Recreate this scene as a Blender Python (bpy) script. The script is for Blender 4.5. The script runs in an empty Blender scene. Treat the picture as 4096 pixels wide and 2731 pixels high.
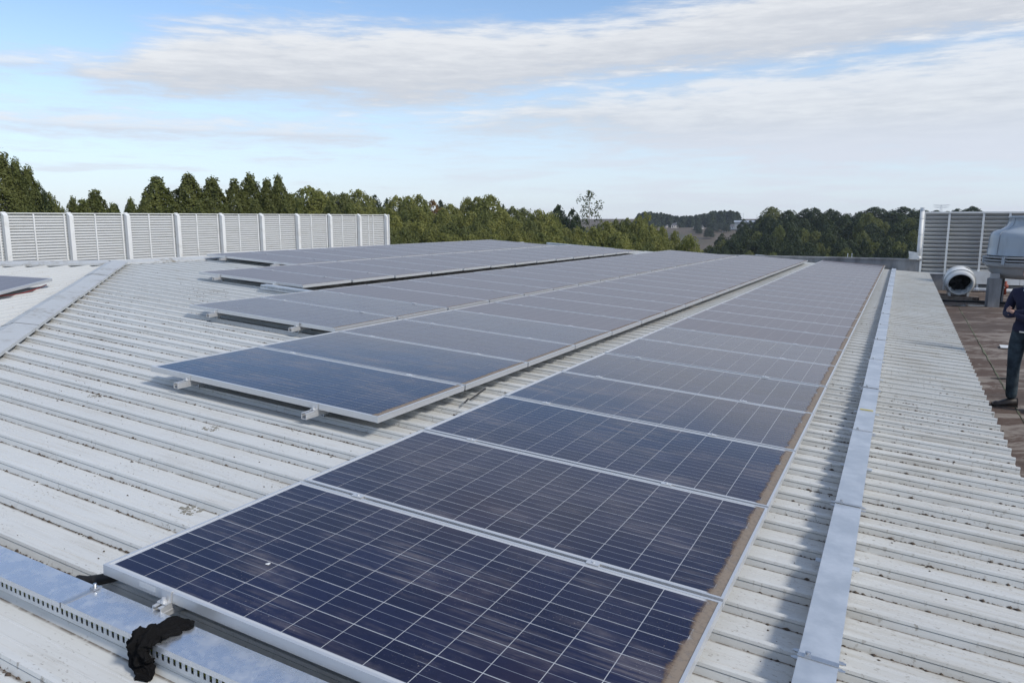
import bpy, bmesh, math, random
import numpy as np
from mathutils import Vector, Matrix
random.seed(7); rng = np.random.default_rng(7)
C = bpy.context.scene.collection
scene = bpy.context.scene

# ------------------------------------------------------------------ camera
CAM = Vector((0, 0, 12.0)); PITCH = math.radians(9.28); FPX = 3030.0; PW, PH = 4096.0, 2731.0
cam_data = bpy.data.cameras.new('camera'); cam = bpy.data.objects.new('camera', cam_data); C.objects.link(cam)
cam.location = CAM; cam.rotation_euler = (math.radians(90) - PITCH, 0, 0)
cam_data.sensor_width = 36.0; cam_data.lens = 36.0 * FPX / PW; cam_data.clip_start = 0.05; cam_data.clip_end = 20000
scene.camera = cam
cp, sp = math.cos(PITCH), math.sin(PITCH)
def c2w(v):                                   # camera axes (right, down, forward) -> world axes
    x, y, z = v
    return Vector((x, z * cp - y * sp, -y * cp - z * sp))
def pix_ray(px, py):                          # viewing direction of a photo pixel (4096 wide), forward component 1
    return c2w(((px - PW / 2) / FPX, (py - PH / 2) / FPX, 1.0))
def at_dist(px, py, dist):                    # world point at a horizontal distance
    r = pix_ray(px, py); return CAM + r * (dist / math.hypot(r.x, r.y))
def at_z(px, py, z):
    r = pix_ray(px, py); return CAM + r * ((z - CAM.z) / r.z)
# roof frame measured from the photograph: u runs along the panel rows, b down the slope, n up
AX_U = c2w((0.4580885, -0.1350945, 0.8785809)); AX_B = c2w((0.88676275, 0.13805515, -0.44112651)); AX_N = c2w((0.06169885, -0.9811678, -0.18303825))
ORG = CAM - (AX_U * -1.58123 + AX_B * 2.34988 + AX_N * 1.34762)
MR = Matrix(((AX_U.x, AX_B.x, AX_N.x, ORG.x), (AX_U.y, AX_B.y, AX_N.y, ORG.y), (AX_U.z, AX_B.z, AX_N.z, ORG.z), (0, 0, 0, 1)))
# (u, b, n) is left-handed seen from above; meshes are built with flipped b so that MR stays a rotation
FL = Matrix.Diagonal((1, -1, 1, 1)); MRR = MR @ FL          # local y = -b
def RP(a, b, h=0.0): return MRR @ Vector((a, -b, h))
def RM(a, b, h=0.0, yaw=0.0): return MRR @ Matrix.Translation((a, -b, h)) @ Matrix.Rotation(yaw, 4, 'Z')

# ------------------------------------------------------------------ light
SUN_EL, bh = math.radians(41), Vector((AX_B.x, AX_B.y, 0)).normalized()
az = math.atan2(bh.x, bh.y) + math.radians(9)
sdir = Vector((math.sin(az) * math.cos(SUN_EL), math.cos(az) * math.cos(SUN_EL), math.sin(SUN_EL)))
sun_data = bpy.data.lights.new('sun', 'SUN'); sun_data.energy = 2.25; sun_data.angle = math.radians(10.0); sun_data.color = (1.0, 0.95, 0.87)
sun = bpy.data.objects.new('sun', sun_data); C.objects.link(sun); sun.rotation_euler = sdir.to_track_quat('Z', 'Y').to_euler()
sun.location = (0, 0, 60)
vs = scene.view_settings; vs.view_transform = 'Standard'; vs.look = 'None'; vs.gamma = 1; vs.exposure = 0.22; vs.use_curve_mapping = False
scene.cycles.max_bounces = 6; scene.cycles.transparent_max_bounces = 8

class NT:                                      # small node-graph helper
    def __init__(s, tree): s.t = tree; s.n = tree.nodes; s.l = tree.links
    def node(s, typ, **kw):
        n = s.n.new(typ)
        for k, v in kw.items(): setattr(n, k, v)
        return n
    def put(s, inp, v):
        if hasattr(v, 'is_linked') or isinstance(v, bpy.types.NodeSocket): s.l.new(v, inp)
        elif v is not None: inp.default_value = v
    def m(s, op, a, b=None, c=None, clamp=False):
        n = s.node('ShaderNodeMath', operation=op, use_clamp=clamp)
        for i, v in enumerate((a, b, c)):
            if v is not None: s.put(n.inputs[i], v)
        return n.outputs[0]
    def vm(s, op, a, b=None, out=0):
        n = s.node('ShaderNodeVectorMath', operation=op); s.put(n.inputs[0], a)
        if b is not None: s.put(n.inputs[1], b)
        return n.outputs[out]
    def mix(s, f, a, b, blend='MIX'):
        n = s.node('ShaderNodeMix', data_type='RGBA', blend_type=blend); s.put(n.inputs[0], f)
        for i, v in ((6, a), (7, b)):
            if isinstance(v, (tuple, list)) and len(v) == 3: v = (*v, 1)
            s.put(n.inputs[i], v)
        return n.outputs[2]
    def noise(s, vec, scale, detail=3, rough=0.5, out=0, dist=0.0):
        n = s.node('ShaderNodeTexNoise'); s.put(n.inputs['Vector'], vec)
        n.inputs['Scale'].default_value = scale; n.inputs['Detail'].default_value = detail; n.inputs['Roughness'].default_value = rough
        n.inputs['Distortion'].default_value = dist
        return n.outputs[out]
    def sstep(s, x, lo, hi, a=0.0, b=1.0):
        n = s.node('ShaderNodeMapRange', interpolation_type='SMOOTHSTEP'); s.put(n.inputs[0], x)
        s.put(n.inputs[1], lo); s.put(n.inputs[2], hi); s.put(n.inputs[3], a); s.put(n.inputs[4], b)
        return n.outputs[0]
    def map(s, vec, loc=(0, 0, 0), rot=(0, 0, 0), scale=(1, 1, 1)):
        n = s.node('ShaderNodeMapping'); s.put(n.inputs[0], vec)
        n.inputs[1].default_value = loc; n.inputs[2].default_value = rot; n.inputs[3].default_value = scale
        return n.outputs[0]
    def sep(s, vec):
        n = s.node('ShaderNodeSeparateXYZ'); s.put(n.inputs[0], vec); return n.outputs
    def comb(s, x, y, z):
        n = s.node('ShaderNodeCombineXYZ')
        for i, v in enumerate((x, y, z)): s.put(n.inputs[i], v)
        return n.outputs[0]
    def curve(s, x, pts):                      # pts already in 0..1
        n = s.node('ShaderNodeFloatCurve'); s.put(n.inputs[1], x); c = n.mapping.curves[0]
        n.mapping.extend = 'HORIZONTAL'
        for i, p in enumerate(pts):
            if i < 2: c.points[i].location = p
            else: c.points.new(*p)
        n.mapping.update(); return n.outputs[0]

# ------------------------------------------------------------------ sky
def azel(px, py):
    r = pix_ray(px * 4096 / 2352, py * 4096 / 2352)
    return math.degrees(math.atan2(r.x, r.y)), math.degrees(math.atan2(r.z, math.hypot(r.x, r.y)))
world = bpy.data.worlds.new('World'); scene.world = world; world.use_nodes = True
w = NT(world.node_tree); w.n.clear()
sky = w.node('ShaderNodeTexSky', sky_type='NISHITA', sun_disc=False)
sky.sun_elevation = SUN_EL; sky.sun_rotation = az; sky.altitude = 800; sky.air_density = 1.0; sky.dust_density = 0.3; sky.ozone_density = 2.2
tc = w.node('ShaderNodeTexCoord'); d = w.vm('NORMALIZE', tc.outputs['Generated']); dx, dy, dz = w.sep(d)
AZ = w.m('MULTIPLY', w.m('ARCTAN2', dx, dy), 180 / math.pi); EL = w.m('MULTIPLY', w.m('ARCSINE', dz), 180 / math.pi)
AZn = w.m('ADD', w.m('DIVIDE', AZ, 180.0), 0.5, clamp=True)
def edge(pts):
    c = w.curve(AZn, [((azel(*p)[0] / 180 + 0.5), (azel(*p)[1]) / 40 + 0.1) for p in pts])
    return w.m('MULTIPLY', w.m('SUBTRACT', c, 0.1), 40.0)
cv = w.comb(w.m('MULTIPLY', AZ, 0.060), w.m('MULTIPLY', EL, 0.42), 0.0)
cv = w.map(cv, rot=(0, 0, math.radians(-9)))
wob = w.noise(w.map(cv, loc=(3, 7, 0)), 0.9, 5, 0.55); fine = w.noise(cv, 2.2, 8, 0.62, dist=0.4); fine2 = w.noise(w.map(cv, loc=(9, 2, 1)), 5.0, 7, 0.66)
def band(up, lo, soft, amp):
    U_, L_ = edge(up), edge(lo)
    t = w.m('MINIMUM', w.m('SUBTRACT', U_, EL), w.m('SUBTRACT', EL, L_))
    n = w.m('ADD', w.m('MULTIPLY', w.m('SUBTRACT', fine, 0.5), amp), w.m('MULTIPLY', w.m('SUBTRACT', wob, 0.5), amp * 0.8))
    n = w.m('ADD', n, w.m('MULTIPLY', w.m('SUBTRACT', fine2, 0.5), amp * 0.85))
    f = w.sstep(w.m('ADD', t, n), -0.75 * soft, 0.55 * soft)
    g = w.m('DIVIDE', w.m('SUBTRACT', EL, L_), w.m('MAXIMUM', w.m('SUBTRACT', U_, L_), 0.3), clamp=True)
    return f, g
f1, g1 = band([(-60, 141), (0, 140), (200, 137), (320, 108), (450, 68), (700, 60), (1000, 68), (1300, 66), (1500, 30), (1700, -25), (2000, -90), (2352, -150)],
              [(-60, 150), (0, 151), (130, 158), (230, 200), (400, 216), (850, 232), (1080, 228), (1300, 190), (1500, 166), (1700, 146), (1900, 124), (2100, 92), (2352, 66)], 1.9, 3.1)
f2, g2 = band([(880, 312), (1000, 296), (1130, 264), (1250, 226), (1500, 204), (1800, 172), (2000, 140), (2352, 78)],
              [(880, 318), (1000, 312), (1130, 300), (1400, 330), (1700, 370), (2000, 390), (2352, 400)], 2.6, 5.0)
st = w.noise(w.comb(w.m('MULTIPLY', AZ, 0.085), w.m('MULTIPLY', EL, 0.75), 4.0), 1.5, 6, 0.55)
low = w.m('MULTIPLY', w.sstep(st, 0.50, 0.66), w.m('MULTIPLY', w.sstep(EL, 0.3, 3.0), w.sstep(EL, 8.5, 6.0)))
low = w.m('MULTIPLY', low, 0.55)
hi_vec = w.comb(w.m('DIVIDE', dx, w.m('MAXIMUM', dz, 0.05)), w.m('DIVIDE', dy, w.m('MAXIMUM', dz, 0.05)), 0.0)
hi = w.m('MULTIPLY', w.sstep(w.noise(w.map(hi_vec, rot=(0, 0, 0.5), scale=(0.6, 1.3, 1)), 0.9, 7, 0.58), 0.40, 0.66), w.sstep(EL, 15, 21))
veil = w.m('MULTIPLY', w.m('MULTIPLY', w.sstep(AZ, -22, 12), w.sstep(EL, 11.0, 5.0)), w.m('ADD', 0.14, w.m('MULTIPLY', w.sstep(st, 0.42, 0.64), 0.5)))
low = w.m('MAXIMUM', low, veil)
cov = w.m('MAXIMUM', w.m('MAXIMUM', w.m('MULTIPLY', f1, 0.97), w.m('MULTIPLY', f2, 0.88)), w.m('MAXIMUM', low, w.m('MULTIPLY', hi, 0.8)))
lum = w.m('ADD', w.m('MULTIPLY', w.m('MAXIMUM', w.m('MULTIPLY', f1, g1), w.m('MULTIPLY', f2, g2)), 0.55), w.m('ADD', w.m('MULTIPLY', fine, 0.5), w.m('MULTIPLY', w.m('SUBTRACT', fine2, 0.5), 0.75)), clamp=True)
ccol = w.mix(w.sstep(lum, 0.25, 0.85), (0.535, 0.565, 0.62), (0.715, 0.735, 0.765))
ccol = w.mix(w.m('MULTIPLY', w.sstep(EL, 7.5, 4.0), 0.85), ccol, (0.62, 0.66, 0.75))
SKY_STR = 0.15
bright = w.vm('SCALE', sky.outputs[0]); bright.node.inputs[3].default_value = 1.0
haze_f = w.sstep(EL, 15.0, -1.0, 0.0, 0.80)     # whitish air low over the land
base_sky = w.mix(haze_f, bright, tuple(v / SKY_STR for v in (0.54, 0.63, 0.765)))
cs = w.vm('SCALE', ccol); cs.node.inputs[3].default_value = 1.0 / SKY_STR
final = w.mix(cov, base_sky, cs)
bg = w.node('ShaderNodeBackground'); w.put(bg.inputs[0], final); bg.inputs[1].default_value = SKY_STR
wo = w.node('ShaderNodeOutputWorld'); w.l.new(bg.outputs[0], wo.inputs[0])

# ------------------------------------------------------------------ materials
def mat(name, fn):
    m_ = bpy.data.materials.new(name); m_.use_nodes = True; t = NT(m_.node_tree); t.n.clear()
    o = t.node('ShaderNodeOutputMaterial'); b = t.node('ShaderNodeBsdfPrincipled'); t.l.new(b.outputs[0], o.inputs[0])
    t.b = b; t.out = o; t.pos = t.node('ShaderNodeNewGeometry').outputs['Position']; t.obj = t.node('ShaderNodeTexCoord').outputs['Object']
    t.rnd = t.node('ShaderNodeObjectInfo').outputs['Random']
    fn(t, b.inputs); return m_
def setc(t, I, col, rough=0.5, metal=0.0, bump=None):
    if isinstance(col, (tuple, list)) and len(col) == 3: col = (*col, 1)
    t.put(I['Base Color'], col); t.put(I['Roughness'], rough); t.put(I['Metallic'], metal)
    if bump is not None:
        bn = t.node('ShaderNodeBump'); bn.inputs['Strength'].default_value = bump[1]; bn.inputs['Distance'].default_value = bump[2]
        t.put(bn.inputs['Height'], bump[0]); t.l.new(bn.outputs[0], I['Normal'])
def roofco(t):                                 # position in the roof's own axes
    return t.comb(t.vm('DOT_PRODUCT', t.vm('SUBTRACT', t.pos, tuple(ORG)), tuple(AX_U), 1), t.vm('DOT_PRODUCT', t.vm('SUBTRACT', t.pos, tuple(ORG)), tuple(AX_B), 1), 0.0)
def m_roof(dirt_hi, base, swap=False):
    def fn(t, I):
        r = roofco(t)
        if swap: r = t.map(r, rot=(0, 0, math.radians(90)))
        streak = t.noise(t.map(r, scale=(26, 1.6, 1)), 1.0, 5, 0.6); blot = t.noise(r, 1.3, 4, 0.55); spk = t.noise(t.map(r, scale=(1.0, 0.45, 1)), 95, 3, 0.6)
        d1 = t.m('MULTIPLY', t.sstep(streak, 0.48, 0.76), t.sstep(blot, 0.36, 0.66), clamp=True)
        spots = t.m('MULTIPLY', t.sstep(spk, 0.585, 0.69), t.m('ADD', t.sstep(t.noise(r, 2.4, 3, 0.6), 0.43, 0.66), t.m('MULTIPLY', t.sstep(t.sep(r)[1], 1.8, 2.4), 0.6 if not swap else 0.0), clamp=True))
        bs = t.mix(t.m('MULTIPLY', t.rnd, 0.35), base, tuple(v * .86 for v in base))
        if not swap: d1 = t.m('ADD', d1, t.m('MULTIPLY', t.m('MULTIPLY', t.sstep(streak, 0.42, 0.62), t.sstep(t.sep(r)[1], 2.1, 2.6)), 0.75), clamp=True)
        c = t.mix(t.m('MULTIPLY', d1, dirt_hi), bs, (0.40, 0.36, 0.29))
        c = t.mix(t.m('MULTIPLY', t.sstep(blot, 0.3, 0.75), 0.16), c, (0.47, 0.46, 0.42))
        c = t.mix(t.m('MULTIPLY', spots, 0.55 + dirt_hi * 0.3), c, (0.17, 0.14, 0.10))
        fr = t.m('FRACT', t.m('DIVIDE', t.m('SUBTRACT', t.sep(r)[0], 0.988 if not swap else 0.0), 0.2305))
        foot = t.m('MULTIPLY', t.sstep(fr, 0.93, 0.99), t.sstep(t.noise(t.map(r, scale=(1, 2.2, 1)), 5, 5, 0.7), 0.30, 0.54))
        if not swap: c = t.mix(t.m('MULTIPLY', t.sstep(t.sep(r)[1], 1.9, 2.5), 0.22), c, (0.44, 0.42, 0.37)); c = t.mix(t.m('MULTIPLY', foot, 0.9), c, (0.11, 0.085, 0.062))
        fine_ = t.noise(t.map(r, scale=(120, 4, 1)), 1.0, 3, 0.7); c = t.mix(t.m('MULTIPLY', t.sstep(fine_, 0.5, 0.8), 0.30), c, (0.36, 0.33, 0.28))
        setc(t, I, c, 0.50, 0.0); I['Specular IOR Level'].default_value = 0.32
    return fn
M = {}
M['roof'] = mat('roof_paint', m_roof(0.50, (0.655, 0.662, 0.645)))
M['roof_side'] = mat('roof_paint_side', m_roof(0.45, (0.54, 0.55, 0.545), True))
def f_cap(t, I):
    n = t.noise(t.pos, 2.0, 6, 0.65); n2 = t.noise(t.pos, 14, 5, 0.65)
    c = t.mix(t.m('MULTIPLY', t.sstep(n, 0.46, 0.7), t.sstep(n2, 0.4, 0.62)), (0.50, 0.515, 0.52), (0.27, 0.25, 0.21))
    setc(t, I, c, 0.55)
M['cap'] = mat('cap_paint', f_cap)
def f_alu(t, I):
    n = t.noise(t.map(t.obj, scale=(40, 3, 40)), 1, 3)
    setc(t, I, t.mix(n, (0.64, 0.65, 0.66), (0.74, 0.74, 0.74)), 0.36, 0.55)
M['alu'] = mat('aluminium', f_alu)
def f_galv(t, I):
    v = t.node('ShaderNodeTexVoronoi'); t.put(v.inputs['Vector'], t.pos); v.inputs['Scale'].default_value = 55
    s = t.sstep(t.noise(t.pos, 7, 5, 0.7), 0.52, 0.72)
    c = t.mix(t.m('MULTIPLY', t.vm('DOT_PRODUCT', v.outputs['Color'], (0.4, 0.3, 0.3), 1), 0.45), (0.66, 0.70, 0.76), (0.78, 0.81, 0.85))
    scr = t.sstep(t.noise(t.map(t.pos, rot=(0, 0, 0.7), scale=(30, 5, 10)), 3, 4, 0.75), 0.56, 0.66)
    c = t.mix(t.m('MULTIPLY', t.m('MULTIPLY', scr, t.sstep(t.noise(t.pos, 7, 5, 0.7), 0.44, 0.62)), 0.9), c, (0.86, 0.87, 0.88))
    bl = t.sstep(t.noise(t.pos, 11, 8, 0.78), 0.44, 0.68); c = t.mix(t.m('MULTIPLY', bl, 0.25), c, (0.66, 0.68, 0.70))
    setc(t, I, c, t.m('ADD', t.m('ADD', 0.24, t.m('MULTIPLY', bl, 0.18)), t.m('MULTIPLY', s, 0.2)), t.m('SUBTRACT', 0.84, t.m('MULTIPLY', bl, 0.14)), (t.noise(t.pos, 9, 3), 0.05, 0.02))
M['galv'] = mat('galvanised_steel', f_galv)
M['galv_dull'] = mat('galvanised_dull', lambda t, I: setc(t, I, t.mix(t.sstep(t.noise(t.pos, 5, 5, 0.65), 0.35, 0.7), (0.50, 0.54, 0.58), (0.66, 0.69, 0.72)), t.m('ADD', 0.36, t.m('MULTIPLY', t.noise(t.pos, 11, 4, 0.6), 0.25)), 0.55))
M['steel'] = mat('bolt_steel', lambda t, I: setc(t, I, t.mix(t.noise(t.pos, 60), (0.5, 0.5, 0.5), (0.66, 0.66, 0.66)), 0.3, 0.9))
M['dark'] = mat('dark_rubber', lambda t, I: setc(t, I, t.mix(t.noise(t.pos, 30), (0.012, 0.012, 0.013), (0.022, 0.022, 0.023)), 0.55))
def f_cloth(t, I):
    wv = t.noise(t.map(t.obj, scale=(1, 1, 1)), 260, 2); n = t.noise(t.obj, 22, 5, 0.6)
    setc(t, I, t.mix(n, (0.005, 0.005, 0.0055), (0.013, 0.0125, 0.013)), 0.95, 0, (t.m('ADD', wv, t.m('MULTIPLY', n, 3)), 0.5, 0.004)); I['Specular IOR Level'].default_value = 0.12
M['cloth'] = mat('black_cloth', f_cloth)
def dustn(t, level):
    r = roofco(t)
    n1 = t.noise(t.map(r, scale=(2.0, 1.0, 1)), 1.7, 6, 0.66); n2 = t.noise(t.map(r, rot=(0, 0, 0.06), scale=(22, 1.2, 1)), 1.6, 6, 0.70); sp = t.noise(r, 120, 2, 0.6)
    smear = t.m('MULTIPLY', t.sstep(n1, 0.43, 0.66), t.sstep(n2, 0.40, 0.66))
    spk = t.m('MULTIPLY', t.sstep(sp, 0.64, 0.72), t.sstep(t.noise(r, 2.3, 3), 0.45, 0.62))
    return t.m('ADD', t.m('ADD', level * 0.88, t.m('MULTIPLY', n2, level * 0.24)), t.m('ADD', t.m('MULTIPLY', smear, 0.30 if level < .1 else (0.16 if level < .3 else 0.06)), t.m('MULTIPLY', spk, 0.45 if level < .1 else 0.06)), clamp=True)
DUST = (0.345, 0.300, 0.288)
def linemask(t, x, period, width, off=0.0):
    f = t.m('FRACT', t.m('DIVIDE', t.m('ADD', x, off), period)); return t.m('LESS_THAN', t.m('ABSOLUTE', t.m('SUBTRACT', f, 0.5)), width / period / 2)
def finish_glass(t, I, c, d, rough):
    c = t.mix(d, c, DUST); setc(t, I, c, t.m('ADD', rough, t.m('MULTIPLY', d, 0.55)), 0.0)
    I['IOR'].default_value = 1.45; I['Specular IOR Level'].default_value = 0.38
CELL_A, CELL_B = (0.0045, 0.0060, 0.026), (0.0125, 0.0165, 0.054)
def f_cell(level):
    def fn(t, I):
        x, y, z = t.sep(t.obj)
        bus = linemask(t, x, 0.0515, 0.0019, 0.0515 * 10)
        v = t.node('ShaderNodeTexVoronoi'); t.put(v.inputs['Vector'], t.map(t.pos, scale=(1, 1, 1))); v.inputs['Scale'].default_value = 60
        g = t.m('ADD', t.m('MULTIPLY', t.vm('DOT_PRODUCT', v.outputs['Color'], (0.33, 0.33, 0.33), 1), 0.5), t.m('MULTIPLY', t.rnd, 0.5))
        c = t.mix(g, CELL_A, CELL_B); c = t.mix(t.m('MULTIPLY', t.sstep(t.noise(roofco(t), 0.9, 2), 0.48, 0.68), 0.6), c, (0.020, 0.0125, 0.030)); c = t.mix(t.m('MULTIPLY', bus, 0.60), c, (0.42, 0.46, 0.52))
        finish_glass(t, I, c, dustn(t, level), 0.10)
    return fn
def f_back(level):
    def fn(t, I): finish_glass(t, I, t.mix(0.0, (0.54, 0.56, 0.585), (0, 0, 0)), dustn(t, level), 0.12)
    return fn
CS, CG = 0.1541, 0.0030; CPIT = CS + CG                     # cell size and gap
PX, PY = 0.992, 1.956; X0 = (PX - 6 * CS - 5 * CG) / 2; Y0 = 0.025
def f_lam(level):
    def fn(t, I):
        x, y, z = t.sep(t.obj)
        lx = linemask(t, x, CPIT, CG, CPIT * 50.5 - X0 + CG / 2); ly = linemask(t, y, CPIT, CG, CPIT * 50.5 + Y0 - CG / 2 + 0.0)
        bus = linemask(t, x, CPIT / 3, 0.0019, CPIT * 50 - X0)
        ln = t.m('MAXIMUM', lx, ly)
        out = t.m('MAXIMUM', t.m('LESS_THAN', x, X0), t.m('GREATER_THAN', x, PX - X0)); out = t.m('MAXIMUM', out, t.m('MAXIMUM', t.m('GREATER_THAN', y, -Y0), t.m('LESS_THAN', y, -(Y0 + 12 * CPIT))))
        c = t.mix(t.noise(t.pos, 60, 2), CELL_A, CELL_B); c = t.mix(t.m('MULTIPLY', bus, 0.55), c, (0.42, 0.46, 0.52)); c = t.mix(t.m('MAXIMUM', ln, out), c, (0.54, 0.56, 0.585) if level < .3 else (0.46, 0.475, 0.49))
        finish_glass(t, I, c, dustn(t, level), 0.10)
    return fn
LV = {'clean': 0.018, 'mid': 0.055, 'film': 0.22, 'dusty': 0.45}
for k, lv in LV.items():
    M['cell_' + k] = mat('solar_cell_' + k, f_cell(lv)); M['back_' + k] = mat('laminate_back_' + k, f_back(lv)); M['lam_' + k] = mat('laminate_' + k, f_lam(lv))
def f_dirt(t, I):
    x, y, z = t.sep(t.obj); n = t.noise(t.obj, 38, 6, 0.72); n2 = t.noise(t.map(t.obj, scale=(1, .35, 1)), 9, 4, 0.6)
    dist = t.m('ADD', y, 1.956 - 0.0115)                       # distance in from the lower frame
    setc(t, I, t.mix(t.sstep(t.m('ADD', dist, t.m('MULTIPLY', n2, 0.012)), 0.030, 0.060), (0.25, 0.20, 0.155), t.mix(t.sstep(n, 0.35, 0.65), (0.285, 0.195, 0.130), (0.17, 0.118, 0.080))), 0.9)
    al = t.m('SUBTRACT', t.m('ADD', 1.05, t.m('MULTIPLY', t.m('SUBTRACT', n, 0.5), 2.4)), t.m('MULTIPLY', t.sstep(t.m('ADD', dist, t.m('MULTIPLY', n2, 0.075)), 0.062, 0.112), 1.9))
    t.put(I['Alpha'], t.m('MULTIPLY', al, 0.92, clamp=True))
M['dirt'] = mat('brown_sediment', f_dirt)
M['moss'] = mat('roof_debris', lambda t, I: setc(t, I, t.mix(t.noise(t.pos, 80, 3), (0.05, 0.036, 0.028), (0.115, 0.085, 0.06)), 0.95))
M['lichen'] = mat('lichen', lambda t, I: setc(t, I, t.mix(t.noise(t.pos, 120, 4, 0.7), (0.10, 0.09, 0.065), (0.34, 0.33, 0.29)), 0.95))
M['label'] = mat('sticker', lambda t, I: setc(t, I, t.mix(linemask(t, t.sep(t.obj)[1], 0.004, 0.0016, 1.0), (0.78, 0.79, 0.80), (0.45, 0.46, 0.47)), 0.4))
M['white'] = mat('white_paint', lambda t, I: setc(t, I, t.mix(t.sstep(t.noise(t.pos, 3, 5, 0.6), 0.45, 0.75), (0.74, 0.75, 0.74), (0.62, 0.62, 0.59)), 0.42))
M['louvre'] = mat('louvre_white', lambda t, I: setc(t, I, t.mix(t.m('MULTIPLY', t.sstep(t.noise(t.map(t.pos, scale=(1, 1, 6)), 1.6, 5, 0.65), 0.5, 0.75), 0.5), (0.57, 0.575, 0.565), (0.43, 0.41, 0.36)), 0.5))
M['yellow'] = mat('yellow_tape', lambda t, I: setc(t, I, t.mix(t.noise(t.pos, 90), (0.55, 0.42, 0.03), (0.65, 0.50, 0.05)), 0.5))
M['red'] = mat('red_paint', lambda t, I: setc(t, I, t.mix(t.noise(t.pos, 20), (0.20, 0.035, 0.02), (0.28, 0.06, 0.03)), 0.55))
M['wirered'] = mat('red_cable', lambda t, I: setc(t, I, t.mix(t.noise(t.pos, 20), (0.40, 0.03, 0.02), (0.48, 0.05, 0.03)), 0.5))
M['wireyel'] = mat('yellow_green_cable', lambda t, I: setc(t, I, t.mix(t.noise(t.pos, 20), (0.40, 0.33, 0.03), (0.30, 0.34, 0.04)), 0.5))
def f_conc(t, I):
    a = t.noise(t.map(t.pos, scale=(0.5, 0.8, 1)), 0.8, 7, 0.62); b = t.noise(t.map(t.pos, rot=(0, 0, 0.3), scale=(0.8, 1.9, 1)), 1.5, 8, 0.72, dist=0.8); g = t.noise(t.pos, 22, 4, 0.7)
    c = t.mix(t.sstep(b, 0.46, 0.57), (0.092, 0.058, 0.041), (0.25, 0.212, 0.178))
    c = t.mix(t.m('MULTIPLY', t.sstep(a, 0.50, 0.58), 0.85), c, (0.075, 0.050, 0.037))
    c = t.mix(t.m('MULTIPLY', t.sstep(g, 0.45, 0.8), 0.25), c, (0.26, 0.235, 0.21))
    setc(t, I, c, 0.82, 0, (g, 0.3, 0.01))
M['slab'] = mat('stained_concrete', f_conc)
def f_cwall(t, I):
    a = t.noise(t.map(t.pos, scale=(1.3, 1.3, 0.35)), 2.2, 6, 0.65); b = t.noise(t.pos, 1.0, 4)
    setc(t, I, t.mix(t.sstep(a, 0.38, 0.68), (0.29, 0.295, 0.30), (0.17, 0.17, 0.175)), 0.85, 0, (t.noise(t.pos, 30, 4), 0.25, 0.01))
M['cwall'] = mat('grey_concrete', f_cwall)
M['mossline'] = mat('joint_moss', lambda t, I: setc(t, I, t.mix(t.noise(t.pos, 14, 4, 0.7), (0.07, 0.085, 0.04), (0.20, 0.20, 0.14)), 0.95))
M['tower'] = mat('tower_grp', lambda t, I: setc(t, I, t.mix(t.m('MULTIPLY', t.sstep(t.noise(t.map(t.pos, scale=(2, 2, 0.5)), 2, 5, 0.6), 0.4, 0.75), 0.6), (0.37, 0.42, 0.47), (0.27, 0.30, 0.33)), 0.28))
M['tower_grey'] = mat('tower_grey', lambda t, I: setc(t, I, t.mix(t.noise(t.pos, 4, 5, 0.6), (0.30, 0.31, 0.32), (0.40, 0.41, 0.42)), 0.4))
M['skin'] = mat('skin', lambda t, I: setc(t, I, t.mix(t.noise(t.obj, 30, 4), (0.42, 0.24, 0.18), (0.50, 0.30, 0.23)), 0.55))
M['navy'] = mat('navy_knit', lambda t, I: setc(t, I, t.mix(t.noise(t.obj, 160, 3), (0.0075, 0.0085, 0.030), (0.013, 0.0145, 0.044)), 0.9))
M['jeans'] = mat('denim', lambda t, I: setc(t, I, t.mix(t.sstep(t.noise(t.obj, 9, 5, 0.6), 0.35, 0.7), (0.014, 0.024, 0.034), (0.045, 0.068, 0.085)), 0.9))
M['shirt'] = mat('checked_shirt', lambda t, I: setc(t, I, t.mix(t.m('MAXIMUM', linemask(t, t.sep(t.obj)[0], 0.03, 0.008, 1.0), linemask(t, t.sep(t.obj)[2], 0.03, 0.008, 1.0)), (0.05, 0.07, 0.12), (0.45, 0.48, 0.52)), 0.85))
M['leather'] = mat('dark_leather', lambda t, I: setc(t, I, t.mix(t.noise(t.obj, 40, 4), (0.018, 0.014, 0.012), (0.040, 0.030, 0.026)), 0.5))
M['hair'] = mat('dark_hair', lambda t, I: setc(t, I, t.mix(t.noise(t.obj, 120, 3), (0.025, 0.021, 0.018), (0.13, 0.12, 0.115)), 0.75))
def f_leaf(c1, c2, c3, tr=0.25):
    def fn(t, I):
        n = t.noise(t.obj, 0.55, 3); c = t.mix(t.sstep(n, 0.35, 0.65), c1, c2); c = t.mix(t.m('MULTIPLY', t.rnd, 0.75), c, c3)
        setc(t, I, c, 0.58); I['Specular IOR Level'].default_value = 0.28
        tr_ = t.node('ShaderNodeBsdfTranslucent'); t.put(tr_.inputs[0], t.mix(0.5, c, c2)); ms = t.node('ShaderNodeMixShader'); ms.inputs[0].default_value = tr
        t.l.new(t.b.outputs[0], ms.inputs[1]); t.l.new(tr_.outputs[0], ms.inputs[2]); t.l.new(ms.outputs[0], t.out.inputs[0])
    return fn
M['leaf_gum'] = mat('leaf_gum', f_leaf((0.165, 0.185, 0.046), (0.29, 0.29, 0.078), (0.20, 0.205, 0.062), .4))
M['leaf_dark'] = mat('leaf_dark', f_leaf((0.034, 0.052, 0.018), (0.055, 0.076, 0.024), (0.044, 0.062, 0.026), 0.2))
M['leaf_cone'] = mat('leaf_cone', f_leaf((0.110, 0.134, 0.038), (0.195, 0.210, 0.062), (0.14, 0.152, 0.048), 0.38))
M['leaf_orange'] = mat('leaf_orange', f_leaf((0.16, 0.085, 0.025), (0.22, 0.12, 0.035), (0.15, 0.10, 0.03)))
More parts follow.
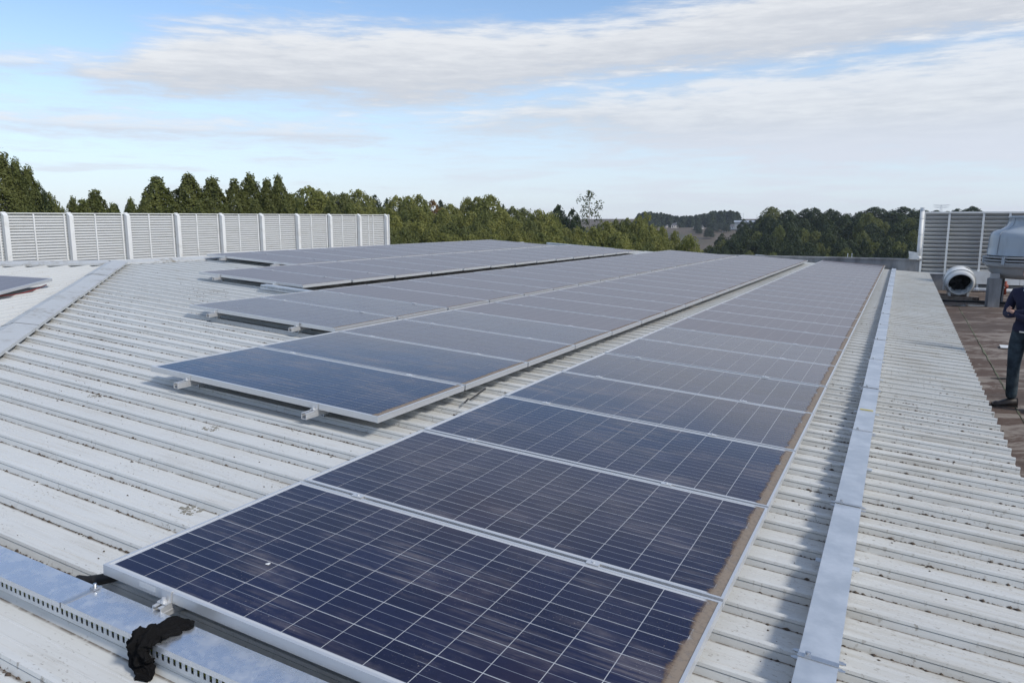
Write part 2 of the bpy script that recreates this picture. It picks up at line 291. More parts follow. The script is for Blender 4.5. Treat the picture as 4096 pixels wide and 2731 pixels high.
M['leaf_sparse'] = mat('leaf_sparse', f_leaf((0.065, 0.085, 0.035), (0.10, 0.12, 0.05), (0.08, 0.10, 0.045)))
M['bark'] = mat('bark', lambda t, I: setc(t, I, t.mix(t.noise(t.map(t.obj, scale=(3, 3, 0.6)), 1.5, 4), (0.17, 0.15, 0.12), (0.36, 0.33, 0.29)), 0.9))
M['twig'] = mat('bare_twig', lambda t, I: setc(t, I, t.mix(t.noise(t.obj, 3), (0.22, 0.19, 0.17), (0.30, 0.27, 0.25)), 0.9))
def f_ground(t, I):
    a = t.noise(t.pos, 0.006, 5, 0.6); b = t.noise(t.pos, 0.05, 5, 0.6)
    c = t.mix(t.sstep(a, 0.50, 0.66), (0.112, 0.086, 0.060), (0.062, 0.066, 0.034)); c = t.mix(t.m('MULTIPLY', t.sstep(b, 0.5, 0.75), 0.5), c, (0.070, 0.064, 0.038))
    setc(t, I, c, 0.95)
M['ground'] = mat('grassland', f_ground)
M['hwall'] = mat('plaster_wall', lambda t, I: setc(t, I, t.mix(t.rnd, (0.75, 0.66, 0.56), (0.82, 0.80, 0.77)), 0.8))
M['hroof'] = mat('slate_roof', lambda t, I: setc(t, I, t.mix(t.rnd, (0.10, 0.10, 0.115), (0.15, 0.145, 0.15)), 0.7))
M['pane'] = mat('window_glass', lambda t, I: setc(t, I, t.mix(t.rnd, (0.02, 0.022, 0.025), (0.04, 0.04, 0.045)), 0.1))
M['black'] = mat('interior_shade', lambda t, I: setc(t, I, t.mix(t.noise(t.pos, 8), (0.006, 0.006, 0.006), (0.016, 0.016, 0.016)), 0.7))  # near-black colour standing in for the shade inside openings
M['puddle'] = mat('standing_water', lambda t, I: setc(t, I, t.mix(t.noise(t.pos, 3), (0.05, 0.045, 0.04), (0.08, 0.07, 0.06)), 0.04))

# ------------------------------------------------------------------ geometry helpers
class MB:                                      # collects shapes, then links them as ONE mesh object
    def __init__(s): s.v = []; s.f = []; s.mi = []; s.cur = 0
    def add(s, vs, fs):
        o = len(s.v); s.v += [tuple(p) for p in vs]; s.f += [tuple(i + o for i in f) for f in fs]; s.mi += [s.cur] * len(fs)
    def box(s, x0, y0, z0, x1, y1, z1, mtx=None):
        vs = [(x0, y0, z0), (x1, y0, z0), (x1, y1, z0), (x0, y1, z0), (x0, y0, z1), (x1, y0, z1), (x1, y1, z1), (x0, y1, z1)]
        if mtx is not None: vs = [mtx @ Vector(p) for p in vs]
        s.add(vs, [(3, 2, 1, 0), (4, 5, 6, 7), (0, 1, 5, 4), (1, 2, 6, 5), (2, 3, 7, 6), (3, 0, 4, 7)])
    def bbox(s, a0, b0, h0, a1, b1, h1): s.box(a0, -b1, h0, a1, -b0, h1)      # in roof axes a, b, h
    def tube(s, pts, rad, n=8, cap=True):
        pts = [Vector(p) for p in pts]; rings = []
        ref = Vector((0, 0, 1))
        for i, p in enumerate(pts):
            t = (pts[min(i + 1, len(pts) - 1)] - pts[max(i - 1, 0)]).normalized()
            q = ref if abs(t.dot(ref)) < 0.95 else Vector((1, 0, 0))
            e1 = t.cross(q).normalized(); e2 = t.cross(e1)
            r = rad[i] if isinstance(rad, (list, tuple)) else rad
            rings.append([p + (e1 * math.cos(k * 2 * math.pi / n) + e2 * math.sin(k * 2 * math.pi / n)) * r for k in range(n)])
        vs = [v for rg in rings for v in rg]; fs = []
        for i in range(len(pts) - 1):
            for k in range(n): fs.append((i * n + k, (i + 1) * n + k, (i + 1) * n + (k + 1) % n, i * n + (k + 1) % n))
        if cap: fs += [tuple(range(n)), tuple(reversed(range((len(pts) - 1) * n, len(pts) * n)))]
        s.add(vs, fs)
    def lathe(s, prof, n=32, org=(0, 0, 0), axis='Z', a0=0.0, a1=2 * math.pi):
        full = abs(a1 - a0 - 2 * math.pi) < 1e-6; m_ = n if full else n + 1; vs = []
        for r, z in prof:
            for k in range(m_):
                a = a0 + (a1 - a0) * k / n; p = (r * math.cos(a), r * math.sin(a), z)
                vs.append((p[0] + org[0], p[1] + org[1], p[2] + org[2]))
        fs = []
        for i in range(len(prof) - 1):
            for k in range(n): fs.append((i * m_ + k, i * m_ + (k + 1) % m_, (i + 1) * m_ + (k + 1) % m_, (i + 1) * m_ + k))
        s.add(vs, fs)
    def sphere(s, c, r, n=8, m_=6, sc=(1, 1, 1)):
        prof = [(math.sin(math.pi * i / m_), -math.cos(math.pi * i / m_)) for i in range(m_ + 1)]
        vs = [(c[0] + p[0] * math.cos(k * 2 * math.pi / n) * r * sc[0], c[1] + p[0] * math.sin(k * 2 * math.pi / n) * r * sc[1], c[2] + p[1] * r * sc[2]) for p in prof for k in range(n)]
        s.add(vs, [(i * n + k, i * n + (k + 1) % n, (i + 1) * n + (k + 1) % n, (i + 1) * n + k) for i in range(m_) for k in range(n)])
    def mesh(s, name, m_, smooth=False):
        me = bpy.data.meshes.new(name); me.from_pydata(s.v, [], s.f)
        ms = m_ if isinstance(m_, (list, tuple)) else [m_]
        for q in ms: me.materials.append(q)
        if len(ms) > 1: me.polygons.foreach_set('material_index', s.mi)
        if smooth: me.polygons.foreach_set('use_smooth', [True] * len(s.f))
        me.update(); return me
    def build(s, name, m_, parent=None, smooth=False): return link(name, s.mesh(name, m_, smooth), parent)
def link(name, me, parent=None, mtx=None):
    o = bpy.data.objects.new(name, me); C.objects.link(o)
    if parent is not None: o.parent = parent
    if mtx is not None:
        if parent is None: o.matrix_world = mtx
        else: o.matrix_local = mtx
    return o
def tag(o, label=None, cat=None, group=None, kind=None):
    if label: o['label'] = label
    if cat: o['category'] = cat
    if group: o['group'] = group
    if kind: o['kind'] = kind
    return o
def empty(name, mtx, label=None, cat=None, group=None, kind=None):
    o = bpy.data.objects.new(name, None); o.empty_display_size = 0.1; C.objects.link(o); o.matrix_world = mtx
    return tag(o, label, cat, group, kind)
def on_roof(px, py, h):                        # point of the roof frame seen at a photo pixel, height h over the panel plane
    r = pix_ray(px, py); t = (h - (CAM - ORG).dot(AX_N)) / r.dot(AX_N); p = CAM + r * t - ORG
    return p.dot(AX_U), p.dot(AX_B)
HR = -0.155                                    # roof pan below the panel plane
ORD = ['first', 'second', 'third', 'fourth', 'fifth', 'sixth', 'seventh', 'eighth', 'ninth', 'tenth', 'eleventh', 'twelfth', 'thirteenth', 'fourteenth', 'fifteenth', 'sixteenth', 'seventeenth', 'eighteenth', 'nineteenth', 'twentieth', 'twenty-first', 'twenty-second', 'twenty-third', 'twenty-fourth', 'twenty-fifth', 'twenty-sixth', 'twenty-seventh', 'twenty-eighth', 'twenty-ninth', 'thirtieth', 'thirty-first', 'thirty-second', 'thirty-third', 'thirty-fourth']

# ------------------------------------------------------------------ land
KAZ = np.radians([-34, -15, 0, 8.5, 14, 20, 34]); KD = np.array([0, 60, 130, 200, 300, 420, 600, 800, 1000, 1200, 1350, 1440.])
KZ = np.array([[0, 0, 0, -2, -4, -6, -6, 0, 8, 14, 14.5, 14.5], [0, 0, -4, -8, -8, -6, -4, 0, 6, 8, 13, 14], [0, 0, -6, -10, -10, -10, -8, -5, 0, 2, 6, 9.5],
               [0, 0, -12, -20, -24, -28, -30, -20, -5, 2, 6, 9.5], [0, 0, -14, -24, -28, -32, -34, -22, -3, 3, 6, 9.5], [0, 0, -14, -22, -22, -8, -10, -20, -4, 4, 6, 9.5], [0, 0, -14, -22, -20, -4, 0, 0, 4, 6, 6, 9.5]], float)
def ground_z(x, y):
    x = np.asarray(x, float); y = np.asarray(y, float); d = np.hypot(x, y); a = np.arctan2(x, y)
    a = np.where(np.abs(a) > math.pi / 2, np.sign(a) * (math.pi - np.abs(a)), a)
    ai = np.clip(np.interp(a, KAZ, np.arange(7)), 0, 5.9999); i = ai.astype(int); fr = ai - i; fr = fr * fr * (3 - 2 * fr)
    lo = np.zeros_like(d); hi_ = np.zeros_like(d)
    for k in range(7):
        zk = np.interp(d, KD, KZ[k]); lo = np.where(i == k, zk, lo); hi_ = np.where(i + 1 == k, zk, hi_)
    return lo * (1 - fr) + hi_ * fr
rr = np.concatenate([[0.01], np.linspace(20, 300, 29), np.geomspace(320, 1440, 48)]); na = 240
A_, R_ = np.meshgrid(np.linspace(0, 2 * math.pi, na, endpoint=False), rr); GX, GY = R_ * np.sin(A_), R_ * np.cos(A_)
GZ = ground_z(GX, GY) - 0.0
gm = MB(); vv = np.stack([GX.ravel(), GY.ravel(), GZ.ravel()], 1)
gm.add(vv.tolist(), [(i * na + k, i * na + (k + 1) % na, (i + 1) * na + (k + 1) % na, (i + 1) * na + k) for i in range(len(rr) - 1) for k in range(na)])
tag(gm.build('ground', M['ground'], None, True), 'grassy land falling into a valley and rising to far hills', None, None, 'structure')

# ------------------------------------------------------------------ factory building: metal roof, walls
DECK = CAM.z - 2.29
def hip_a(b): return 2.235 - (b + 4.617) / 1.066
def hip_b(a): return -4.617 - 1.066 * (a - 2.235)
PEAK_B = -9.45; PEAK_A = hip_a(PEAK_B)
EAVE = 3.2
def far_a(b): return 26.9 if b > -1 else 26.9 + 0.56 * (b + 1)
bld = empty('factory_building', MRR, 'long factory with white ribbed metal hip roof under the solar panels', 'building')
PIT = 0.2305; R0A = 0.988
def profile(u0):                               # one rib pitch, starting at the near foot of a rib
    return [(u0, 0), (u0 + .009, .023), (u0 + .014, .0245), (u0 + .008, .0275), (u0 + .012, .038), (u0 + .036, .038), (u0 + .044, .022), (u0 + .054, 0),
            (u0 + .098, 0), (u0 + .101, .0022), (u0 + .107, .0022), (u0 + .110, 0), (u0 + .160, 0), (u0 + .163, .0022), (u0 + .169, .0022), (u0 + .172, 0)]
def roof_sheet(u0, n, lo, hi_fn, plane, swap, m_):
    pr = []
    for k in range(n): pr += profile(u0 + k * PIT)
    pr.append((u0 + n * PIT, 0))
    mb = MB(); vs = []; segs = 6
    for u, h in pr:
        e0, e1 = lo(u), hi_fn(u)
        for j in range(segs + 1):
            q = e0 + (e1 - e0) * j / segs; a, b = (q, u) if swap else (u, q)
            vs.append((a, -b, plane(a, b) + h))
    s_ = segs + 1; fs = []
    for i in range(len(pr) - 1):
        for j in range(segs):
            f = (i * s_ + j, i * s_ + j + 1, (i + 1) * s_ + j + 1, (i + 1) * s_ + j); fs.append(f if swap else f[::-1])
    dz_ = rng.uniform(-.0012, .0012); mb.add([(x, y, z + dz_) for x, y, z in vs], fs); return mb.build('roof_sheet', m_, bld)
k = -8
while True:
    u0 = R0A + 3 * k * PIT; u1 = u0 + 3 * PIT
    if u1 > 27.0: break
    top = lambda u: max(PEAK_B, hip_b(u) - 0.06) if u < PEAK_A else max(PEAK_B, -1 + (u - 26.9) / 0.56 if u > 22.2 else PEAK_B)
    if top(u0 + .3) < EAVE - .3: roof_sheet(u0, 3, lambda u: min(EAVE, max(top(u), -20)), lambda u: EAVE, lambda a, b: HR, False, M['roof'])
    k += 1
def end_h(a, b): return HR - 0.0693 * (hip_a(b) - a) if b > PEAK_B else HR - 0.0693 * (PEAK_A - a)
k = -9
for k in range(-28, 8):                        # hip end, ribs along u
    b0 = -5.0 + 3 * k * PIT; b1 = b0 + 3 * PIT
    lim = lambda b: (hip_a(b) + 0.06) if b > PEAK_B else PEAK_A - (PEAK_B - b) / 1.066
    if lim(b0 + .3) > -5.2 and b1 < 2.9: roof_sheet(b0, 3, lambda b: -6.0, lambda b: max(lim(b), -5.9), end_h, True, M['roof_side'])
mb = MB()                                      # rear slope behind the ridge (plain, out of sight from the front)
mb.add([(PEAK_A, -PEAK_B, HR + .03), (22, -PEAK_B, HR + .03), (30, 22, HR - 1.75), (-6, 22, HR - 1.75)], [(0, 1, 2, 3)]); mb.build('rear_slope', M['roof'], bld)
mb = MB()                                      # far hip slope
mb.add([(22.1, -PEAK_B, HR), (27.0, 1.0, HR), (27.0, -EAVE, HR), (31, -EAVE, HR - .33), (31, 21, HR - 1.6)], [(4, 3, 2, 1, 0)]); mb.build('far_slope', M['roof'], bld)
def cap_run(name, p0, p1, wl, wr, seg, hfun, notch=True):   # folded ridge cap between two roof points, in overlapping lengths
    root = MB(); p0, p1 = Vector(p0), Vector(p1); L = (p1 - p0).length; t = (p1 - p0) / L; nr = Vector((t.y, -t.x)); n = max(1, round(L / seg)); out = []
    for i in range(n):
        mb = MB(); q0 = p0 + t * (L * i / n - .03); q1 = p0 + t * (L * (i + 1) / n); up = 0.004 * (i % 2)
        row = []
        for q in (q0, q1):
            l2 = q - nr * wl; r2 = q + nr * wr
            row.append([(l2.x, -l2.y, hfun(l2.x, l2.y, -1) + up - .03), (l2.x, -l2.y, hfun(l2.x, l2.y, -1) + up), (q.x, -q.y, hfun(q.x, q.y, 0) + up), (r2.x, -r2.y, hfun(r2.x, r2.y, 1) + up), (r2.x, -r2.y, hfun(r2.x, r2.y, 1) + up - .014)])
        vs = row[0] + row[1]; mb.add(vs, [(j, j + 1, j + 6, j + 5) for j in range(4)])
        if notch:                              # turned-down tongues between the ribs
            a = q0.x
            lo_, hi_ = sorted((q0.x + nr.x * wr, q1.x + nr.x * wr)); kk = math.floor((lo_ - R0A) / PIT)
            while R0A + kk * PIT < hi_:
                for aa0, aa1 in ((R0A + kk * PIT + .062, R0A + kk * PIT + .220),):
                    if aa0 > lo_ and aa1 < hi_:
                        pb = lambda a_: (q0 + nr * wr).y + (a_ - (q0 + nr * wr).x) * t.y / t.x
                        h0 = hfun(aa0, pb(aa0), 1) + up
                        mb.add([(aa0, -pb(aa0), h0), (aa1, -pb(aa1), h0), (aa1 - .012, -pb(aa1 - .012) + .012, HR + .004), (aa0 + .02, -pb(aa0 + .02) + .012, HR + .004)], [(0, 1, 2, 3)])
                kk += 1
        out.append(mb.build(name, M['cap'], bld))
    return out
cap_run('ridge_cap', (hip_a(2.6), 2.6), (PEAK_A + .05, PEAK_B - .05), 0.20, 0.11, 2.1, lambda a, b, s: (-0.066 if s == 0 else (-0.106 if s > 0 else end_h(a, b) + .046)))
cap_run('ridge_cap', (PEAK_A - .05, PEAK_B), (22.3, PEAK_B), 0.12, 0.20, 2.1, lambda a, b, s: (-0.062 if s == 0 else -0.104), True)
cap_run('ridge_cap', (PEAK_A - 9, PEAK_B - 9.6), (PEAK_A, PEAK_B), 0.18, 0.16, 2.1, lambda a, b, s: (end_h(a, b) + (.09 if s == 0 else .052)), False)
cap_run('ridge_cap', (26.9, -1.0), (26.98, EAVE), 0.10, 0.12, 2.1, lambda a, b, s: (-0.085 if s == 0 else -0.106), False)
mb = MB(); mb.bbox(-5.5, EAVE - .32, -1.2, 26.9, EAVE - .26, HR - .01); mb.bbox(-5.5, -22, -4.5, 26.5, EAVE - .4, -2.6); mb.build('wall', M['cwall'], bld)

# ------------------------------------------------------------------ concrete deck
UH = Vector((AX_U.x, AX_U.y, 0)).normalized(); BH = Vector((AX_B.x, AX_B.y, 0)).normalized()
def DM(p, z=0.0, yaw=0.0):                     # frame on the deck: x along b (right), y along u (away)
    ang = math.atan2(BH.y, BH.x); return Matrix.Translation((p.x, p.y, DECK + z)) @ Matrix.Rotation(ang + yaw, 4, 'Z')
deck_o = RP(0, EAVE, 0); deck_o.z = DECK
dk = empty('concrete_roof', DM(deck_o), 'flat stained concrete roof deck beside the metal roof', None, None, 'structure')
# joint line seen running away between slabs: fix its offset from the photograph
jp = at_z(3840, 1255, DECK); jq = at_z(4005, 1500, DECK)
Minv = DM(deck_o).inverted(); jl0, jl1 = Minv @ jp, Minv @ jq; JX = (jl0.x + jl1.x) / 2
xs = [-.5, JX, JX + 3.0, JX + 6.0, JX + 9.0, JX + 12]; ys = [-6, -2.5, 1.0, 4.5, 8.0, 11.5, 15.0, 18.5, 22.0, 25.5, 29.0, 32.5]
for i in range(len(xs) - 1):
    for j in range(len(ys) - 1):
        mb = MB(); e = rng.uniform(-.002, .002); mb.box(xs[i] + .008, ys[j] + .006, -.15, xs[i + 1] - .008, ys[j + 1] - .006, e); mb.build('slab', M['slab'], dk)
for i in range(1, 3):
    mb = MB(); vs = []; fs = []; n = 150; yy = np.linspace(-6, 30, n)
    for q in yy:
        w1 = .004 + .018 * rng.random() ** 3; vs += [(xs[i] - w1, q, .004), (xs[i], q, .008), (xs[i] + .004 + .018 * rng.random() ** 3, q, .004)]
    for q in range(n - 1): fs += [(q * 3, q * 3 + 1, q * 3 + 4, q * 3 + 3), (q * 3 + 1, q * 3 + 2, q * 3 + 5, q * 3 + 4)]
    mb.add(vs, fs); tag(mb.build('joint_moss', M['mossline'], dk), None, None, None, 'stuff')

# ------------------------------------------------------------------ solar panels
LIP = 0.0115; FH = 0.038
mb = MB()
for x0, y0, x1, y1 in ((0, -PY, LIP, 0), (PX - LIP, -PY, PX, 0), (LIP, -LIP, PX - LIP, 0), (LIP, -PY, PX - LIP, -PY + LIP)): mb.box(x0, y0, -FH, x1, y1, 0)
for x0, y0, x1, y1 in ((.0005, -PY + .0005, PX - .0005, -PY + .012), (.0005, -.012, PX - .0005, -.0005)): mb.box(x0, y0, -FH - .0015, x1, y1, -FH)
frame_me = mb.mesh('frame', M['alu'])
def lam_mesh(m_):
    mb = MB(); mb.box(LIP, -PY + LIP, -.009, PX - LIP, -LIP, -.0035); return mb.mesh('laminate', m_)
lam_far = {k: lam_mesh(M['lam_' + k]) for k in LV}; lam_near = {k: lam_mesh(M['back_' + k]) for k in LV}
mb = MB(); mb.box(-CS / 2, -CS / 2, 0, CS / 2, CS / 2, .0007); cell_me = {k: mb.mesh('cell', M['cell_' + k]) for k in LV}
dirt_me = []
for v in range(4):
    mb = MB(); n = 130; vs = []; fs = []; ww = .086 if v < 2 else .044; r_ = np.random.default_rng(40 + v)
    for i in range(n + 1):
        x = LIP + .001 + (PX - 2 * LIP - .002) * i / n; ww = (min(.092, max(.080, ww + r_.uniform(-.003, .003))) if v < 2 else min(.050, max(.040, ww + r_.uniform(-.002, .002)))); j = r_.uniform(0, .009)
        y = -PY + LIP + .0005; vs += [(x, y, -.0028), (x, y + ww * .5, -.0010), (x, y + ww + j - .004, -.0026), (x, y + ww + j, -.0034)]
    for i in range(n): fs += [(i * 4 + q, i * 4 + 4 + q, i * 4 + 5 + q, i * 4 + 1 + q) for q in range(3)]
    mb.add(vs, fs); dirt_me.append(mb.mesh('dirt_strip', M['dirt'], True))
mb = MB(); mb.box(-.0006, -.27, -.026, .0, -.19, -.008); lab_me = mb.mesh('barcode_label', M['label'])
ROWS = {  # a0, count, pitch, left edge b (start, end), right edge b (start, end)
    'A': (0.0, 26, 1.0115, (0.0, -.02), (1.956, 1.90)), 'B': (2.03, 22, 1.050, (-2.385, -2.44), (-.345, -.375)), 'C': (4.17, 19, 1.052, (-4.53, -4.73), (-2.50, -2.49)),
    'D': (6.43, 14, 1.117, (-7.02, -7.55), (-5.03, -5.17)), 'E': (8.55, 11, 1.117, (-9.28, -9.95), (-7.12, -7.60))}
ROWNAME = {'A': 'of the row beside the tray', 'B': 'of the second row from the tray', 'C': 'of the middle row', 'D': 'of the second row from the fence', 'E': 'of the row nearest the fence'}
NEAR = {'A': 8, 'B': 4, 'C': 2, 'D': 0, 'E': 0}
def level(r, i):
    if r == 'A': return 'clean' if i < 3 else ('mid' if i < 5 else ('film' if i < 7 else 'dusty'))
    if r == 'B': return 'clean' if i < 2 else ('film' if i < 4 else 'dusty')
    if r == 'C': return 'film' if i < 2 else 'dusty'
    return 'dusty'
row_frames = {}
for r, (a0, n, pit, bl, br) in ROWS.items():
    th = math.atan2(-(bl[1] - bl[0]), n * pit)           # local y = -b
    row_frames[r] = (a0, n, pit, bl, br, th)
    for i in range(n):
        f = (i + .0) / n; b0 = bl[0] + (bl[1] - bl[0]) * f; b1 = br[0] + (br[1] - br[0]) * f
        lv = level(r, i); sx = (pit - .02) / PX; sy = (b1 - b0) / PY
        jit = rng.normal(0, .0012)
        root = empty('solar_panel', RM(a0 + i * pit, b0, jit, th) @ Matrix.Diagonal((sx, sy, 1, 1)),
                     f"{'blue' if lv == 'clean' else ('dust-filmed' if lv in ('mid', 'film') else 'grey dusty')} solar panel, {ORD[i]} from the near end {ROWNAME[r]}", 'solar panel', 'solar panels in five rows on the metal roof')
        link('frame', frame_me, root)
        if i < NEAR[r]:
            lam = link('laminate', lam_near[lv], root)
            for cx in range(6):
                for cy in range(12):
                    link('cell', cell_me[lv], lam, Matrix.Translation((X0 + CS / 2 + cx * CPIT, -(Y0 + CS / 2 + cy * CPIT), -.0034)))
        else: link('laminate', lam_far[lv], root)
        link('dirt_strip', dirt_me[(i % 2) + (0 if r == 'A' and i < 7 else 2)], root)
        if i < 5: link('barcode_label', lab_me, root)
# panel at the photo's left edge, on the hip end slope
y_ax = Vector((.87, .495)).normalized(); x_ax = Vector((y_ax.y, -y_ax.x)); c0 = Vector((4.56, 7.6)) - x_ax * PX
root = empty('solar_panel', MRR @ Matrix.Translation((c0.x, c0.y, -.045)) @ Matrix.Rotation(math.atan2(x_ax.y, x_ax.x), 4, 'Z') @ Matrix.Rotation(math.radians(2.2), 4, 'X'),
             'solar panel alone on the left hip slope, behind the white ridge cap', 'solar panel')
link('frame', frame_me, root); link('laminate', lam_far['dusty'], root); link('dirt_strip', dirt_me[1], root)
hp = root
# ------------------------------------------------------------------ mounting rails with clamps and feet
def rail_profile(mb, x0, x1, y, z1):           # 40 mm slotted channel
    w_, h_, t_ = .020, .040, .003
    mb.box(x0, y - w_, z1 - h_, x1, y + w_, z1 - h_ + t_)
    for s in (-1, 1):
        ya, yb = sorted((y + s * w_, y + s * (w_ - t_))); mb.box(x0, ya, z1 - h_ + t_, x1, yb, z1 - t_)
        ya, yb = sorted((y + s * w_, y + s * .006)); mb.box(x0, ya, z1 - t_, x1, yb, z1)
        ya, yb = sorted((y + s * (w_ + .0015), y + s * w_)); mb.box(x0, ya, z1 - h_ * .62, x1, yb, z1 - h_ * .50)
mb = MB(); mb.box(-.024, -.022, -FH, 0.0, .022, -FH + .004); mb.box(-.004, -.022, -FH + .004, -.0005, .022, .002); mb.box(-.0005, -.022, .0008, .010, .022, .0036); endA = mb
mb.lathe([(0, -FH + .018), (.0065, -FH + .018), (.0065, -FH + .008), (.010, -FH + .008), (.010, -FH + .004)], 10, (-.014, 0, 0)); end_me = mb.mesh('end_clamp', M['alu'])
mb = MB(); mb.box(-.016, -.026, .0008, .016, .026, .0038); mb.box(-.0085, -.026, -.02, .0085, .026, .0008); mb.lathe([(0, .009), (.006, .009), (.006, .0038)], 8); mid_me = mb.mesh('mid_clamp', M['alu'])
mb = MB(); mb.box(-.022, .021, HR + .038, .022, .027, -FH - .006); mb.box(-.022, .021, HR + .038, .022, .065, HR + .043); mb.lathe([(0, .008), (.007, .008), (.007, 0)], 8, (0, .047, HR + .043)); foot_me = mb.mesh('roof_bracket', M['galv_dull'])
RAILB = {'A': (.33, 1.462), 'B': (.39, 1.55), 'C': (.40, 1.56), 'D': (.42, 1.52), 'E': (.46, 1.72)}
for r, (a0, n, pit, bl, br, th) in row_frames.items():
    for q, rb in enumerate(RAILB[r]):
        L = n * pit; root = empty('mounting_rail', RM(a0, bl[0] + rb, 0, th), f"aluminium mounting rail under the {'upper' if q == 0 else 'lower'} edge {ROWNAME[r]}", 'mounting rail', 'rails carrying the panel rows')
        mb = MB(); rail_profile(mb, -.105 if r != 'A' else -.043, L + .10, 0, -FH - .0016); mb.build('channel', M['alu'], root)
        link('end_clamp', end_me, root); link('end_clamp', end_me, root, Matrix.Translation((L - .02, 0, 0)) @ Matrix.Rotation(math.pi, 4, 'Z'))
        for i in range(1, n): link('mid_clamp', mid_me, root, Matrix.Translation((i * pit - .010, 0, 0)))
        x = .10
        while x < L:                            # brackets stand on rib crests
            ka = round((a0 + x - R0A - .02) / PIT); xx = R0A + .02 + ka * PIT - a0
            link('roof_bracket', foot_me, root, Matrix.Translation((xx, 0, 0))); x += 1.38
# ------------------------------------------------------------------ long cable tray on the right
tr = empty('cable_tray', RM(-3.0, 2.235 + .0135, 0, math.atan2(.0045, 1)), 'long galvanised cable tray with jointed covers running beside the panel row', 'cable tray')
TW = .117; TT = -.035
def cover_mesh(L, Wd, lip, z1, name, m_, lift=0.0):
    mb = MB(); mb.box(0, -Wd, z1 - .0018, L, 0, z1); mb.box(0, -Wd - .0018, z1 - lip, L, -Wd, z1 - .0003); mb.box(0, 0, z1 - lip, L, .0018, z1 - .0003); return mb.mesh(name, m_)
mb = MB(); L = 29.5
mb.box(0, -TW + .003, HR + .042, L, -TW + .006, TT - .006); mb.box(0, -.006, HR + .042, L, -.003, TT - .006); mb.box(0, -TW + .006, HR + .0385, L, -.006, HR + .044); mb.build('tray_body', M['galv_dull'], tr)
mb = MB()
for q in range(20): mb.box(.3 + q * 1.5, -TW - .03, HR + .0385, .34 + q * 1.5, .03, HR + .0425)
tag(mb.build('support_strap', M['galv_dull'], tr), None, None, None)
cov_me = cover_mesh(1.518, TW, .045, TT, 'cover', M['galv_dull'])
joints = [.855 - 2 * 1.53 + k * 1.53 + 3.0 for k in range(20)]
clip = MB(); clip.box(-.012, -TW - .004, TT + .0005, .012, .004, TT + .003); clip.box(-.012, -.035, TT + .003, .014, -.018, TT + .012); clip.lathe([(0, .014), (.006, .014), (.006, 0)], 8, (0.0, -.026, TT + .003)); clip_me = clip.mesh('strap_clip', M['steel'])
bolt = MB(); bolt.tube([(0, 0, 0), (0, .014, 0)], .0065, 6); bolt.tube([(0, .014, 0), (0, .022, 0)], .004, 6); bolt_me = bolt.mesh('bolt', M['steel'])
for q, jx in enumerate(joints):
    if jx + 1.518 < L: link('cover', cov_me, tr, Matrix.Translation((jx + .006, 0, .0025 * (q % 2))) @ Matrix.Rotation(rng.normal(0, .0012), 4, 'Z'))
    link('strap_clip', clip_me, tr, Matrix.Translation((jx, 0, .003)))
    for dx_ in (.03, .075):
        link('bolt', bolt_me, tr, Matrix.Translation((jx + dx_, .002, TT - .028))); link('bolt', bolt_me, tr, Matrix.Translation((jx + dx_, -TW - .002, TT - .028)) @ Matrix.Rotation(math.pi, 4, 'Z'))
# ------------------------------------------------------------------ perforated trays (slotted sides)
def slot_side(mb, b0, b1, a, z0, z1, t_, pitch=.0255, slot=.011):
    zz0, zz1 = z0 + (z1 - z0) * .26, z0 + (z1 - z0) * .80
    mb.bbox(a, b0, z0, a + t_, b1, zz0); mb.bbox(a, b0, zz1, a + t_, b1, z1); x = b0
    while x < b1: mb.bbox(a, x, zz0, a + t_, min(x + pitch - slot, b1), zz1); x += pitch
def slotted_tray(label, mtx, b0, b1, wd, z0, zt, joints, lip=.02, cat='cable tray', wires=True, m_='galv'):
    root = empty('cable_tray', mtx, label, cat); mb = MB()
    slot_side(mb, b0, b1, 0, z0, zt - .004, .0016); slot_side(mb, b0, b1, wd - .0016, z0, zt - .004, .0016); mb.bbox(.0016, b0, z0, wd - .0016, b1, z0 + .002); mb.build('tray_body', M['galv_dull'], root)
    es = [b0] + joints + [b1]
    for i in range(len(es) - 1):
        c = MB(); up = .004 if i % 2 == 0 else 0; c.bbox(-.002, es[i] + .004, zt - .0015 + up, wd + .002, es[i + 1] - (.004 if i % 2 else -.03), zt + up); c.bbox(-.0036, es[i] + .004, zt - lip + up, -.002, es[i + 1] - (.004 if i % 2 else -.03), zt - .0003 + up); c.bbox(wd + .002, es[i] + .004, zt - lip + up, wd + .0036, es[i + 1] - (.004 if i % 2 else -.03), zt - .0003 + up); c.build('cover', M[m_], root)
    for j in joints:
        c = MB(); c.bbox(-.006, j + .012, zt + .0045, wd + .006, j + .026, zt + .0065); c.bbox(wd - .03, j + .008, zt + .0065, wd - .006, j + .030, zt + .014); c.lathe([(0, .012), (.006, .012), (.006, 0)], 8, (wd - .018, -(j + .019), zt + .0145)); c.build('strap_clip', M['steel'], root)
    if wires:
        for q in range(7):
            c = MB(); zc = z0 + .012 + .009 * (q % 3); xc = .02 + (wd - .04) * q / 6
            c.tube([(xc + .006 * math.sin(b * 5 + q), -b, zc + .002 * math.cos(b * 7 + q)) for b in np.linspace(b0 + .02, b1 - .02, 24)], .0055, 6); c.build('cable', M['wireyel' if q % 2 == 0 else 'dark'], root)
    return root
slotted_tray('blue-reflecting galvanised cable tray with slotted side under the black cloth', RM(-.170, 0, 0, math.atan2(.0115, 1)), -4.2, 2.2, .126, -.115, -.060, [-2.4, .025])
slotted_tray('short slotted galvanised tray at the near end of the fourth row', RM(6.27, 0, 0, 0.0), -5.60, -4.72, .12, -.095, -.040, [], .012, wires=False, m_='galv_dull')
